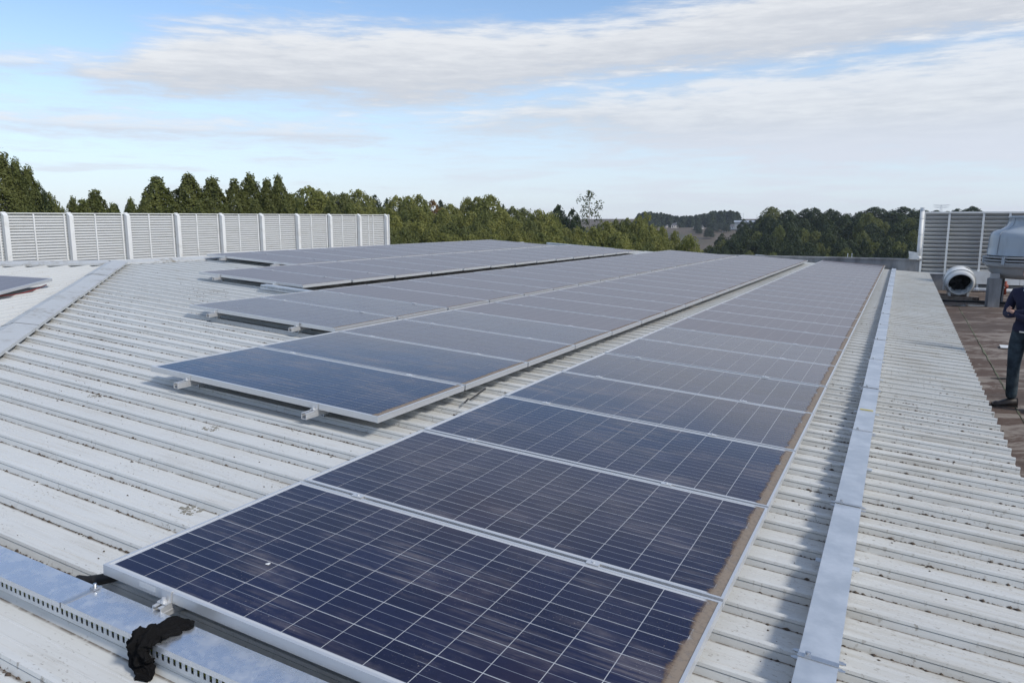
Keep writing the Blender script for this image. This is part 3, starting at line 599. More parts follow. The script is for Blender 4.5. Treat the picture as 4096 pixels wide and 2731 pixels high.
slotted_tray('far slotted cable tray crossing the gaps behind the panel rows', RM(26.55, 0, 0, 0.0), -2.3, 2.5, .14, -.10, -.03, [0.4], .015, wires=False, m_='galv_dull')
slotted_tray('slotted cable tray on the far hip behind the fourth row end', RM(22.4, 0, 0, 0.0), -8.6, -6.2, .14, -.10, -.02, [], .015, wires=False, m_='galv_dull')
# ------------------------------------------------------------------ conduit, cloth, small things on the roof
S7 = .4024
def z7(x, y, h): a, b = on_roof(x * S7, 2100 + y * S7, h); return Vector((a, -b, h))
pp = [z7(770, 548, -.115), z7(860, 560, -.108), z7(940, 548, -.102), z7(1040, 530, -.097), z7(1130, 510, -.093), z7(1230, 488, -.090), z7(1330, 462, -.088)]
fine_p = []
for i in range(len(pp) - 1):
    for k in range(16): fine_p.append(pp[i].lerp(pp[i + 1], k / 16))
mb = MB(); org = pp[0]
mb.tube([p - org for p in fine_p], [.0205 if i % 2 else .0178 for i in range(len(fine_p))], 12)
o = mb.build('conduit', M['dark'], None, True); o.matrix_world = MRR @ Matrix.Translation(org); tag(o, 'black corrugated conduit joining the slotted tray to the nearest panel', 'conduit')
ctrl = [((1900, 1022), -.050, .010, .004), ((1850, 1000), -.050, .040, .007), ((1760, 990), -.048, .062, .010), ((1640, 1045), -.046, .058, .013), ((1530, 1075), -.044, .056, .018), ((1425, 1125), -.044, .055, .021), ((1385, 1200), -.066, .054, .022), ((1385, 1290), -.098, .055, .020), ((1415, 1380), -.128, .052, .018), ((1450, 1460), -.142, .040, .013), ((1492, 1535), -.147, .010, .005)]
cps = [z7(c[0][0], c[0][1], c[1]) for c in ctrl]; org = cps[4].copy(); nS, nT = 220, 96; vs = []; rr_ = np.random.default_rng(5); ph = rr_.uniform(0, 6.28, 12)
def cr(P, t):
    i = min(int(t), len(P) - 2); f = t - i; p0, p1, p2, p3 = P[max(i - 1, 0)], P[i], P[i + 1], P[min(i + 2, len(P) - 1)]
    return .5 * ((2 * p1) + (p2 - p0) * f + (2 * p0 - 5 * p1 + 4 * p2 - p3) * f * f + (3 * p1 - p0 - 3 * p2 + p3) * f ** 3)
for i in range(nS):
    t = i / (nS - 1) * (len(cps) - 1.001); c = cr(cps, t); dd = (cr(cps, min(t + .05, len(cps) - 1.001)) - cr(cps, max(t - .05, 0))).normalized()
    nb = float(np.interp(t, [0, 4.3, 5.6, 7.6, 9, 10], [0, 0, 1, .9, .3, 0])); nz_ = Vector((-nb, 0, 1 - .75 * nb)).normalized(); side = dd.cross(nz_).normalized(); upv = side.cross(dd).normalized()
    wv = 1.05 * float(np.interp(t, range(len(ctrl)), [q[2] for q in ctrl])); hv = float(np.interp(t, range(len(ctrl)), [q[3] for q in ctrl]))
    for k in range(nT):
        an = 2 * math.pi * k / nT; ss = i / nS
        rg = lambda x: 1 - 2 * abs(math.sin(x)) ** .6
        fold = .34 * rg(3.5 * an + 5 * ss + ph[0] + .8 * math.sin(11 * ss)) + .26 * rg(6 * an - 9 * ss + ph[1] + 1.1 * math.sin(17 * ss + 1)) + .15 * rg(10 * an + 15 * ss + ph[2]) + .10 * math.sin(3 * an + 47 * ss + ph[3]) + .05 * math.sin(29 * an + 61 * ss)
        edge_ = 1 + .13 * math.sin(19 * ss + ph[4] + (math.cos(an) > 0) * 2) + .11 * math.sin(47 * ss + ph[5] + (math.cos(an) > 0) * 1.3) + .07 * math.sin(101 * ss)
        hh = hv * (1 + fold * 1.0)
        vs.append(tuple(c - org + side * math.cos(an) * wv * .78 * edge_ * (1 + .10 * fold) + upv * (math.sin(an) * hh + hv * .35 * math.sin(6 * math.cos(an) + 20 * ss))))
mb = MB(); mb.add(vs, [(i * nT + k, i * nT + (k + 1) % nT, (i + 1) * nT + (k + 1) % nT, (i + 1) * nT + k) for i in range(nS - 1) for k in range(nT)]); mb.add(vs[:nT], [tuple(range(nT))]); mb.add(vs[-nT:], [tuple(reversed(range(nT)))])
o = mb.build('cloth', M['cloth'], None, True); o.matrix_world = MRR @ Matrix.Translation(org); tag(o, 'crumpled black cloth draped over the slotted tray', 'cloth')
for (px, py, sz, lab) in ((215 * 1.7415, 910 * 1.7415, .035, 'small pale lichen crust on the roof far left of the panels'), (440 * 1.7415, 1172 * 1.7415, .05, 'dark mossy clump on the roof pan left of the nearest panel'), (845, 1715, .045, 'pale lichen patch on the roof below the second panel row')):
    a, b = on_roof(px, py, HR); mb = MB(); n = 16
    for q in range(60):
        an, ra = rng.uniform(0, 6.28), sz * math.sqrt(rng.random()); s_ = rng.uniform(.06, .16) * sz
        mb.sphere((ra * math.cos(an), ra * math.sin(an) * 1.3, s_ * .25), s_, 6, 4, (1, 1, .42))
    o = mb.build('lichen_patch', M['lichen']); o.matrix_world = RM(a, b, HR); tag(o, lab, 'lichen')
a, b = on_roof(3466, 1642, TT); mb = MB(); mb.box(-.03, -.052, 0, .03, .045, .004, Matrix.Rotation(1.45, 4, 'Z')); mb2 = MB(); mb2.box(-.006, -.045, .001, .006, .045, .0055); o = mb2.build('yellow_tie', M['yellow']); o.matrix_world = RM(a, b, TT + .003, .08); tag(o, 'yellow strip lying across the long tray cover', 'strip')
a, b = on_roof(615 * 1.7415, 1293 * 1.7415, 0); mb = MB()
for q in range(5): mb.sphere((rng.normal(0, .0025), rng.normal(0, .005), .001), rng.uniform(.003, .006), 7, 5, (1, 1.2, .3))
o = mb.build('bird_dropping', M['white']); o.matrix_world = RM(a, b, -.0025); tag(o, 'white bird dropping on the nearest blue solar panel', 'dropping')
mb = MB(); q0 = MRR.inverted() @ hp.matrix_world @ Vector((PX - .05, -.1, -.03))
ax = Vector((q0.x, q0.y, q0.z))
mb.tube([ax + Vector((-.87 * t, -.495 * t, -.055 - .04 * math.sin(t * 3))) - ax for t in np.linspace(-.05, 1.6, 14)], .006, 6); o = mb.build('red_cable', M['wirered']); o.matrix_world = MRR @ Matrix.Translation(ax); tag(o, 'red cable sagging under the lone panel on the left hip slope', 'cable')
mb = MB(); mb.tube([(0, 0, 0), (.06, .01, .012), (.13, .03, -.01), (.21, .01, .02), (.3, .0, .045)], .006, 6); o = mb.build('panel_cable', M['dark']); o.matrix_world = RM(3.0, -.30, HR + .05); tag(o, 'black cable loop hanging at the first joint of the second row', 'cable')
# moss and grit along the rib feet
mb = MB(); oc = [(1, 0, 0), (-1, 0, 0), (0, 1, 0), (0, -1, 0), (0, 0, 1), (0, 0, -1)]; of = [(0, 2, 4), (2, 1, 4), (1, 3, 4), (3, 0, 4), (2, 0, 5), (1, 2, 5), (3, 1, 5), (0, 3, 5)]
def covered(a, b):
    for r, (a0, n, pit, bl, br, th) in row_frames.items():
        if a > a0 + .05 and bl[0] - .05 < b < br[0] + .05: return True
    return False
cnt = 0
for k in range(-6, 46):
    u = R0A + k * PIT; b = -7.0
    dens = rng.uniform(.5, 1.5)
    while b < EAVE:
        b += rng.exponential(.016 if u < 4 else .03) / dens * (0.6 if math.sin(b * 3.1 + k) > 0.2 else 1.9)
        if covered(u, b) or b < hip_b(u) + .2 or (-.18 < u < .02): continue
        if u > 4 and b < -2.6 and rng.random() < .4: continue
        s_ = min(.0095, .0022 + rng.exponential(.0017)); off = -abs(rng.normal(0, .004)) if rng.random() < .86 else -rng.uniform(0, .16)
        if off < -.03: s_ *= .75
        mb.add([(u + off + p[0] * s_ * rng.uniform(.7, 1.3), -b + p[1] * s_ * rng.uniform(.8, 1.9), HR + s_ * .3 + p[2] * s_ * .8) for p in oc], of); cnt += 1
o = mb.build('moss_debris', M['moss'], None, True); o.matrix_world = MRR; tag(o, 'dark moss crumbs and grit gathered along the roof ribs', None, None, 'stuff')
print('debris', cnt)

# ------------------------------------------------------------------ louvre fence behind the ridge (left)
Z0F = 26.0
def fp(x, k): r = c2w(((x - PW / 2) / FPX, (852 - PH / 2) / FPX, 1)); return CAM + r * (Z0F * (1 + .0725 * k))
F0, F9 = fp(10, 0), fp(1538, 9); fv = F9 - F0; fv.z = 0; BAY = fv.length / 9; fd = fv.normalized()
FTOP = F0.z + .01; FHT = FTOP - DECK
ang = math.atan2(fd.y, fd.x)
fm = Matrix.Translation((F0.x, F0.y, DECK)) @ Matrix.Rotation(ang, 4, 'Z')        # x along fence, -y towards the viewer
fence = empty('louvre_fence', fm, 'long white louvred screen fence with many posts behind the roof ridge', 'fence')
mb = MB(); mb.box(-.075, -.20, 0, .075, -.02, FHT - .10); mb.add([(-.075, -.20, FHT - .10), (.075, -.20, FHT - .10), (.075, -.02, FHT + .03), (-.075, -.02, FHT + .03), (-.075, -.02, FHT - .10), (.075, -.02, FHT - .10)], [(0, 1, 2, 3), (0, 3, 4), (1, 5, 2)]); post_me = mb.mesh('post', M['white'])
mb = MB(); mb.box(-.022, -.015, .1, .022, .03, FHT - .03); mul_me = mb.mesh('mullion', M['white'])
def blade(L, h, d, t_, name, m_, flip=False):
    mb = MB(); s = -1 if not flip else 1      # outer face leans back at the top; lower lip turned down
    pr = [(0, 0), (s * d, -h), (s * d, -h - .012), (s * (d + t_), -h - .012), (s * (d + t_), -h + .002), (s * t_, t_)]
    vs = [(x, p[0], p[1]) for x in (0, L) for p in pr]; n = len(pr)
    mb.add(vs, [(i, (i + 1) % n, n + (i + 1) % n, n + i) for i in range(n)] + [tuple(reversed(range(n))), tuple(range(n, 2 * n))]); return mb.mesh(name, m_)
bl_me = blade(BAY, .074, .066, .004, 'slat', M['louvre'])
for k in range(-2, 9):
    z = .16
    while z < FHT - .04:
        link('slat', bl_me, fence, Matrix.Translation((k * BAY, .075, z + .06)) @ Matrix.Rotation(rng.normal(0, .0008), 4, 'Y')); z += .0985
for k in range(-2, 10):
    link('post', post_me, fence, Matrix.Translation((k * BAY, 0, 0)))
    if k < 9:
        for f_ in ((.45, .93) if k != 5 else (.06, .52)) if k < 8 else (.38, .55): link('mullion', mul_me, fence, Matrix.Translation(((k + f_) * BAY, 0, 0)))
mb = MB(); mb.box(-2 * BAY, -.03, FHT - .035, 9 * BAY + .38, .07, FHT); mb.box(9 * BAY + .33, -.03, 0, 9 * BAY + .38, .03, FHT - .035); mb.build('top_rail', M['white'], fence)
mb = MB(); mb.box(-2 * BAY, -.25, -.1, 9 * BAY + .4, .25, .10); mb.build('plinth', M['cwall'], fence)
mb = MB(); mb.box(-30, -14, -.2, 9 * BAY + 1, 6, -.02, fm); tag(mb.build('rear_roof_deck', M['slab']), 'flat roof deck the left louvre fence stands on', None, None, 'structure')

# ------------------------------------------------------------------ louvre screen, parapet and plant on the right
sb = at_z(3905, 1165, DECK)
sm = DM(sb); smi = sm.inverted(); STOP = 2.47
def sx_at(px, z):                              # position along the screen seen at photo column px, height z above the deck
    lo, hi_ = -14.0, 10.0
    for _ in range(60):
        mid = (lo + hi_) / 2; p = sm @ Vector((mid, 0, z)) - CAM; cz = p.y * cp - p.z * sp
        if p.x / cz * FPX + PW / 2 < px: lo = mid
        else: hi_ = mid
    return lo
posts = [sx_at(3699, 2.4), sx_at(3799, 2.4), 0.0, sx_at(4041, 2.4)]; posts.append(posts[3] * 2)
scr = empty('louvre_screen', sm, 'louvred plant screen in shade behind the cooling tower, seen from its dull side', 'screen')
zb = .56
for i in range(4):
    L = posts[i + 1] - posts[i]; bm_ = MB(); pr = [(0, -.004), (0, .016), (.030, .022), (.034, .010), (.125, -.084), (.119, -.088), (.010, -.008)]
    n_ = len(pr); bm_.add([(x, q[0], q[1]) for x in (0, L - .004) for q in pr], [(j, n_ + j, n_ + (j + 1) % n_, (j + 1) % n_) for j in range(n_)] + [tuple(range(n_)), tuple(reversed(range(n_, 2 * n_)))]); me = bm_.mesh('slat', M['louvre'])
    z = zb + .11
    while z < STOP - .03:
        link('slat', me, scr, Matrix.Translation((posts[i] + .002, -.05, z - .01))); z += .1262
for i, p in enumerate(posts):
    mb = MB(); mb.box(p - .030, -.10, 0 if i == 2 else .5, p + .030, -.06, STOP - .05); mb.build('post', M['white'], scr)
mb = MB(); mb.box(posts[0] - .03, -.11, STOP - .05, posts[-1], .08, STOP); mb.build('top_rail', M['white'], scr)
mb = MB(); mb.box(posts[0] - .03, -.08, zb - .05, posts[-1], .08, zb + .0); mb.build('sill_rail', M['white'], scr)
mb = MB(); mb.box(posts[0] - .02, .20, 0, posts[-1], .28, STOP - .02); mb.build('backing_sheet', M['tower_grey'], scr)
par = empty('parapet_wall', sm, 'low grey concrete parapet beyond the far end of the metal roof', 'wall')
x3690 = sx_at(3688, .9)
mb = MB(); mb.box(x3690 - 16, -.08, -.1, x3690, .10, .93); mb.build('wall_body', M['cwall'], par)
mb = MB(); mb.box(x3690 - 16, -.11, .93, x3690 + .01, .13, .975); mb.build('coping', M['cwall'], par)
ups = empty('upstand_wall', sm, 'short concrete upstand beneath the louvre screen beside the fan cowl', 'wall'); mb = MB(); mb.box(posts[0], -.05, -.05, sx_at(3868, .3), .12, zb - .055); mb.build('wall_body', M['cwall'], ups)
for q, px in enumerate((3390, 3407)):
    p = sm @ Vector((sx_at(px, .97), 0, .975)); mb = MB(); mb.tube([(0, 0, 0), (0, 0, .10)], .010, 6); mb.tube([(0, 0, .10), (0, 0, .13)], .018, 6); o = mb.build('wall_stub', M['galv_dull']); o.location = p
    tag(o, 'left of two thin metal stubs on the parapet' if q == 0 else 'right of two thin metal stubs on the parapet', 'stub')
duct = empty('white_duct', sm, 'white rectangular duct running behind the screen post, between fan and tower', 'duct')
xd0 = sx_at(3862, .5)
for q in range(4):
    mb = MB(); mb.box(xd0 + q * .72, .30 - .45, .24, xd0 + q * .72 + .712, .65 - .45 - .02, .64) ; mb.build('duct_section', M['white'], duct)
mb = MB(); mb.box(xd0 - .02, -.02, .12, xd0 + 3.2, .06, .20); mb.build('support_beam', M['cwall'], duct)
pip = empty('floor_pipe', sm, 'cream pipe lying along the deck under the white duct', 'pipe'); mb = MB(); mb.tube([(xd0 - .1, -.24, .07), (xd0 + 1.2, -.24, .07), (xd0 + 3.2, -.24, .07)], .062, 12); mb.build('pipe_run', M['white'], pip, True); mb = MB(); mb.tube([(xd0 + .3, -.24, .07), (xd0 + .36, -.24, .07)], .075, 12); mb.build('flange', M['galv_dull'], pip)
# vertical white vent pipe and rain hopper at the screen's left end
vp = empty('vent_pipe', sm @ Matrix.Translation((sx_at(3680, 1.6), -.12, 0)), 'tall white vent pipe with bands at the left end of the louvre screen', 'pipe')
mb = MB(); mb.tube([(0, 0, 1.02), (0, 0, 1.4), (0, 0, 2.5)], .064, 16); mb.build('pipe', M['white'], vp, True)
for z in (1.28, 1.75, 2.25): mb = MB(); mb.tube([(0, 0, z), (0, 0, z + .018)], .069, 16); mb.build('pipe_band', M['galv_dull'], vp)
mb = MB(); mb.tube([(0, 0, 2.5), (0, 0, 2.54)], .070, 16); mb.tube([(0, 0, 2.54), (0, 0, 2.585)], .055, 16); mb.tube([(0, 0, 2.585), (0, 0, 2.60)], .072, 16); mb.build('pipe_cap', M['galv_dull'], vp)
mb = MB(); mb.sphere((0, -.01, 1.02), .078, 14, 10); mb.build('elbow', M['white'], vp, True)
hopper = empty('rain_hopper', sm @ Matrix.Translation((sx_at(3652, 1.05), -.1, .96)), 'pale tapered rain hopper leaning at the foot of the vent pipe', 'hopper')
mb = MB(); mb.add([(-.10, -.08, 0), (.16, -.08, 0), (.16, .1, 0), (-.10, .1, 0), (-.14, -.10, .26), (.12, -.10, .22), (.12, .12, .22), (-.14, .12, .26)], [(0, 1, 5, 4), (1, 2, 6, 5), (2, 3, 7, 6), (3, 0, 4, 7), (3, 2, 1, 0)]); mb.build('hopper_body', M['white'], hopper)
mb = MB(); [mb.box(-.135 + .012 * k, -.107, .04 + .05 * k, -.02 + .012 * k, -.10, .055 + .05 * k) for k in range(4)]; mb.build('rung', M['galv_dull'], hopper)
mb = MB(); mb.tube([(.15, -.1, 0), (.19, -.12, .2), (.26, -.1, .5)], .008, 6); mb.build('hopper_stay', M['galv_dull'], hopper)
# fan cowl
fb = at_z(3832, 1180, DECK + .10); FD = (fb - CAM).length
fmx = Matrix.Translation((fb.x, fb.y, DECK + .08)) @ Matrix.Rotation(math.atan2(BH.y, BH.x) + math.radians(4), 4, 'Z')
fan = empty('fan_cowl', fmx, 'round white fan cowl with a black open mouth on the deck', 'fan')
axm = Matrix.Translation((0, 0, .415)) @ Matrix.Rotation(math.radians(90 + 17), 4, 'X')   # lathe axis towards the viewer, tipped down
def lat(prof, n=40):
    mb = MB(); mb.lathe(prof, n); mb.v = [tuple(axm @ Vector(p)) for p in mb.v]; return mb
lat([(.0, -.42), (.30, -.42), (.315, -.40), (.33, -.18), (.372, -.16), (.392, -.10), (.392, .08), (.372, .12), (.35, .20), (.315, .26), (.302, .262), (.295, .255), (.29, .0), (.29, -.3)]).build('cowl', M['white'], fan, True)
for z in (-.17, .10): lat([(.394, z - .012), (.404, z - .012), (.404, z + .012), (.394, z + .012)]).build('cowl_ring', M['white'], fan)
lat([(.288, -.10), (.0, -.10)]).build('mouth_shade', M['black'], fan)  # added disc, its black stands in for the shade deep in the cowl
lat([(0, .02), (.09, .0), (.10, -.08), (.1, -.1)], 20).build('fan_hub', M['dark'], fan, True)
for k in range(6):
    mb = MB(); mb.add([(.09, -.03, -.02), (.28, -.07, -.03), (.28, .06, .02), (.09, .03, .02), (.09, -.03, -.026), (.28, -.07, -.036), (.28, .06, .014), (.09, .03, .014)], [(0, 1, 2, 3), (7, 6, 5, 4), (0, 4, 5, 1), (1, 5, 6, 2), (2, 6, 7, 3), (3, 7, 4, 0)])
    mb.v = [tuple(axm @ (Matrix.Rotation(k * math.pi / 3, 4, 'Z') @ Vector(p))) for p in mb.v]; mb.build('fan_blade', M['dark'], fan)
mb = MB(); mb.box(-.26, -.12, 0, -.20, .30, .25); mb.box(.20, -.12, 0, .26, .30, .25); mb.box(-.40, .0, .16, -.36, .06, .30); mb.build('bracket', M['white'], fan)
pl = empty('concrete_plinth', Matrix.Translation((fb.x, fb.y, DECK)) @ Matrix.Rotation(math.atan2(BH.y, BH.x), 4, 'Z'), 'low concrete plinth carrying the white fan cowl', 'plinth'); mb = MB(); mb.box(-.55, -.35, -.05, .50, .75, .08); mb.build('plinth_block', M['slab'], pl)
# cooling tower
pb_ = at_z(3967, 1226, DECK); tc0 = at_z(4118, 1226, DECK); TD = pb_.y * 1.0
td = Vector((pb_.x, pb_.y, 0)); tcx = Vector((0, 0, 0)); tr_ray = pix_ray(4116, 1000); dist_t = math.hypot(pb_.x, pb_.y) + .62
tcx = CAM + tr_ray * (dist_t / math.hypot(tr_ray.x, tr_ray.y)); ppx = FPX / (tcx.y * cp - (DECK + 1 - CAM.z) * sp)
ct = empty('cooling_tower', Matrix.Translation((tcx.x, tcx.y, DECK)), 'grey bottle-shaped cooling tower on concrete piers behind the standing man', 'cooling tower')
def zt(y): r = pix_ray(4100, y); return CAM.z + r.z * (dist_t / math.hypot(r.x, r.y)) - DECK
def rt(x): return (4116 - x) / ppx * .84
prof = [(rt(4024), zt(864)), (rt(4020), zt(866)), (rt(4020), zt(871)), (rt(4026), zt(873)), (rt(4025), zt(890)), (rt(4018), zt(904)), (rt(3996), zt(917)), (rt(3968), zt(926)), (rt(3958), zt(936)), (rt(3955), zt(950)), (rt(3952), zt(985)), (rt(3949), zt(1018)), (rt(3947), zt(1021)), (rt(3952), zt(1023))]
mb = MB(); mb.lathe([(rt(4040), zt(890)), (rt(4030), zt(864))] + prof, 64); mb.build('shell', M['tower'], ct, True)
for q in range(8):                             # flanged seams with bolts
    a = math.radians(8 + 45 * q); mb = MB()
    for (r0, z0), (r1, z1) in zip(prof[3:-2], prof[4:-2]):
        for s in (-1,):
            c_, s_ = math.cos(a), math.sin(a); n_ = Vector((-s_, c_, 0)) * .007
            P0, P1, P2, P3 = Vector((r0 * c_, r0 * s_, z0)), Vector(((r0 + .02) * c_, (r0 + .02) * s_, z0)), Vector(((r1 + .02) * c_, (r1 + .02) * s_, z1)), Vector((r1 * c_, r1 * s_, z1))
            mb.add([P + n_ for P in (P0, P1, P2, P3)] + [P - n_ for P in (P0, P1, P2, P3)], [(0, 1, 2, 3), (7, 6, 5, 4), (1, 5, 6, 2), (0, 4, 5, 1), (2, 6, 7, 3)])
    mb.build('shell_seam', M['tower'], ct)
mb = MB(); mb.lathe([(rt(3955), zt(1022)), (rt(3955), zt(1062))], 48); mb.build('louvre_shade', M['black'], ct)  # black cylinder painting the shade between the louvre rings
for y in (1026, 1038, 1049):
    mb = MB(); mb.lathe([(rt(3938), zt(y - 1)), (rt(3932), zt(y)), (rt(3932), zt(y + 4)), (rt(3950), zt(y + 9)), (rt(3952), zt(y + 8)), (rt(3938), zt(y + 3))], 56); mb.build('louvre_ring', M['tower_grey'], ct, True)
for q in range(8):
    a = math.radians(205 + 45 * q); r_ = rt(3930); mb = MB(); mm = Matrix.Rotation(a, 4, 'Z'); mb.box(r_ - .12, -.035, zt(1055), r_ + .01, .035, zt(1024), mm); mb.build('louvre_bracket', M['tower'], ct)
mb = MB(); mb.lathe([(rt(3950), zt(1052)), (rt(3934), zt(1053)), (rt(3945), zt(1066)), (rt(3950), zt(1068)), (rt(3956), zt(1072)), (rt(3962), zt(1088)), (rt(3985), zt(1106)), (rt(4020), zt(1114)), (0.0, zt(1118))], 56); mb.build('basin', M['tower_grey'], ct, True)
mb = MB(); mb.lathe([(0, zt(832)), (.10, zt(832)), (.13, zt(836)), (.13, zt(862)), (.05, zt(864)), (.05, zt(872)), (0, zt(872))], 20); mb.build('fan_motor', M['red'], ct, True)
for q in range(4):
    mb = MB(); mm = Matrix.Rotation(math.radians(40 + 90 * q), 4, 'Z'); mb.box(.04, -.02, zt(878), rt(4028), .02, zt(872), mm); mb.build('motor_strut', M['tower_grey'], ct)
for q in range(4):
    rel = Vector((pb_.x - tcx.x, pb_.y - tcx.y, 0)); rel = Matrix.Rotation(math.radians(90 * q), 3, 'Z') @ rel
    mb = MB(); hgt = zt(1112) + (.0 if q else .0); w_ = .135; bvl = .012
    yaw_ = Matrix.Translation(rel) @ Matrix.Rotation(math.atan2(BH.y, BH.x) + .15, 4, 'Z')
    mb.box(-w_, -w_, -.02, w_, w_, hgt, yaw_); mb.box(-w_ + .02, -w_ + .02, hgt, w_ - .02, w_ - .02, hgt + .012, yaw_); mb.build('pier', M['cwall'], ct)
    mb = MB(); mb.box(-.09, -.09, hgt + .012, .09, .09, zt(1092), yaw_); mb.build('leg_bracket', M['tower_grey'], ct)
p = at_z(4000, 1212, DECK); mb = MB(); mb.tube([(0, 0, 0), (.02, 0, .35), (.05, 0, .72)], .014, 8); o = mb.build('drain_pipe', M['dark']); o.location = p; tag(o, 'thin dark drain pipe rising beside the left pier of the cooling tower', 'pipe')
p = at_z(4018, 1178, DECK); vl = empty('red_valve', Matrix.Translation((p.x, p.y, DECK)), 'red valve with hand wheel below the cooling tower basin', 'valve')
mb = MB(); mb.tube([(0, 0, 0), (0, 0, .40)], .04, 10); mb.sphere((0, 0, .25), .085, 12, 8); mb.build('valve_body', M['red'], vl, True); mb = MB(); mb.lathe([(.07, -.01), (.085, -.01), (.085, .01), (.07, .01), (.07, -.01)], 20, (-.10, 0, .22)); mb.build('hand_wheel', M['galv_dull'], vl)
hz = [at_z(x, y, DECK + .03) for x, y in ((3755, 1202), (3800, 1203), (3838, 1205), (3880, 1206), (3935, 1208), (4000, 1211), (4096, 1214), (4200, 1217))]
mb = MB(); org = hz[0]; mb.tube([p - org for p in hz], .032, 8); o = mb.build('floor_hose', M['dark'], None, True); o.location = org; tag(o, 'black hose lying across the deck in front of the fan cowl', 'hose')
pc = at_z(3880, 1222, DECK + .009); mb = MB(); n = 28
vs = [(0, 0, 0)] + [(.75 * math.cos(a) * (1 + .25 * math.sin(3 * a + 1)), .16 * math.sin(a) * (1 + .3 * math.sin(5 * a)), 0) for a in np.linspace(0, 2 * math.pi, n, endpoint=False)]
mb.add(vs, [(0, 1 + i, 1 + (i + 1) % n) for i in range(n)]); o = mb.build('puddle', M['puddle']); o.location = pc; tag(o, 'shallow bright puddle on the deck by the black hose', 'puddle', None, None)
p = at_z(4030, 1390, DECK); mb = MB(); mb.box(-.12, -.22, .015, .26, .10, .03, Matrix.Rotation(-.5, 4, 'Z')); o = mb.build('white_board', M['white']); o.location = p; tag(o, "white board lying on the deck beside the man's knee", 'board')
p = at_z(3992, 1517, DECK); mb = MB(); mb.tube([(-.10, .02, .015), (0, 0, .014), (.14, -.015, .018), (.2, -.02, .016)], [.003, .010, .013, .010], 8); o = mb.build('black_strip', M['dark']); o.location = p; tag(o, "short black strip on the deck left of the man's shin", 'strip')

# ------------------------------------------------------------------ man at the right edge
def skin(name, verts, edges, m_, parent, mtx=None, sub=2, root=0):
    me = bpy.data.meshes.new(name); me.from_pydata([v[0] for v in verts], edges, []); o = bpy.data.objects.new(name, me); C.objects.link(o)
    md = o.modifiers.new('skin', 'SKIN'); md.use_smooth_shade = True; md.branch_smoothing = 0.3
    for i, v in enumerate(verts):
        r = v[1] if isinstance(v[1], (tuple, list)) else (v[1], v[1]); me.skin_vertices[0].data[i].radius = r
    me.skin_vertices[0].data[root].use_root = True
    sd = o.modifiers.new('sub', 'SUBSURF'); sd.levels = sub; sd.render_levels = sub
    dg = bpy.context.evaluated_depsgraph_get(); em = bpy.data.meshes.new_from_object(o.evaluated_get(dg)); bpy.data.objects.remove(o)
    em.materials.clear()
    for q in (m_ if isinstance(m_, (list, tuple)) else [m_]): em.materials.append(q)
    r = link(name, em, parent, mtx); return r
mp = at_z(4080, 1636, DECK)
tocam = Vector((CAM.x - mp.x, CAM.y - mp.y)).normalized(); yaw = math.atan2(tocam.y, tocam.x) + math.pi / 2 - math.radians(28)   # local -y looks out of the chest
man = empty('person', Matrix.Translation((mp.x, mp.y, DECK)) @ Matrix.Rotation(yaw, 4, 'Z'), 'man in navy jumper and jeans standing with folded arms at the right edge', 'person')
V = [((0, .0, .96), (.165, .115)), ((0, .0, 1.10), (.160, .115)), ((0, -.005, 1.26), (.180, .125)), ((0, .0, 1.40), (.165, .10)), ((0, .005, 1.49), (.075, .07)), ((0, -.01, 1.56), (.056, .058)),
     ((-.10, 0, .90), (.105, .11)), ((-.115, -.01, .70), (.088, .09)), ((-.12, -.015, .50), (.070, .072)), ((-.125, .005, .30), (.068, .070)), ((-.13, .02, .09), (.062, .066)),
     ((.10, 0, .90), (.105, .11)), ((.12, -.01, .70), (.088, .09)), ((.13, -.02, .50), (.070, .072)), ((.135, .0, .30), (.068, .070)), ((.14, .02, .09), (.062, .066)),
     ((-.19, .01, 1.41), .068), ((-.245, .02, 1.27), .060), ((-.255, -.03, 1.13), .054), ((-.14, -.16, 1.15), .048), ((.02, -.185, 1.19), .042), ((.10, -.165, 1.22), .036),
     ((.19, .01, 1.41), .068), ((.245, .02, 1.27), .060), ((.25, -.04, 1.12), .054), ((.12, -.19, 1.11), .048), ((.0, -.215, 1.14), .042), ((-.065, -.20, 1.175), .036)]
E_ = [(0, 1), (1, 2), (2, 3), (3, 4), (4, 5), (0, 6), (6, 7), (7, 8), (8, 9), (9, 10), (0, 11), (11, 12), (12, 13), (13, 14), (14, 15), (3, 16), (16, 17), (17, 18), (18, 19), (19, 20), (20, 21), (3, 22), (22, 23), (23, 24), (24, 25), (25, 26), (26, 27)]
body = skin('body', V, E_, [M['navy'], M['jeans'], M['skin']], man)
for poly in body.data.polygons:
    c = poly.center; poly.material_index = 2 if c.z > 1.51 else (1 if c.z < .955 else 0)
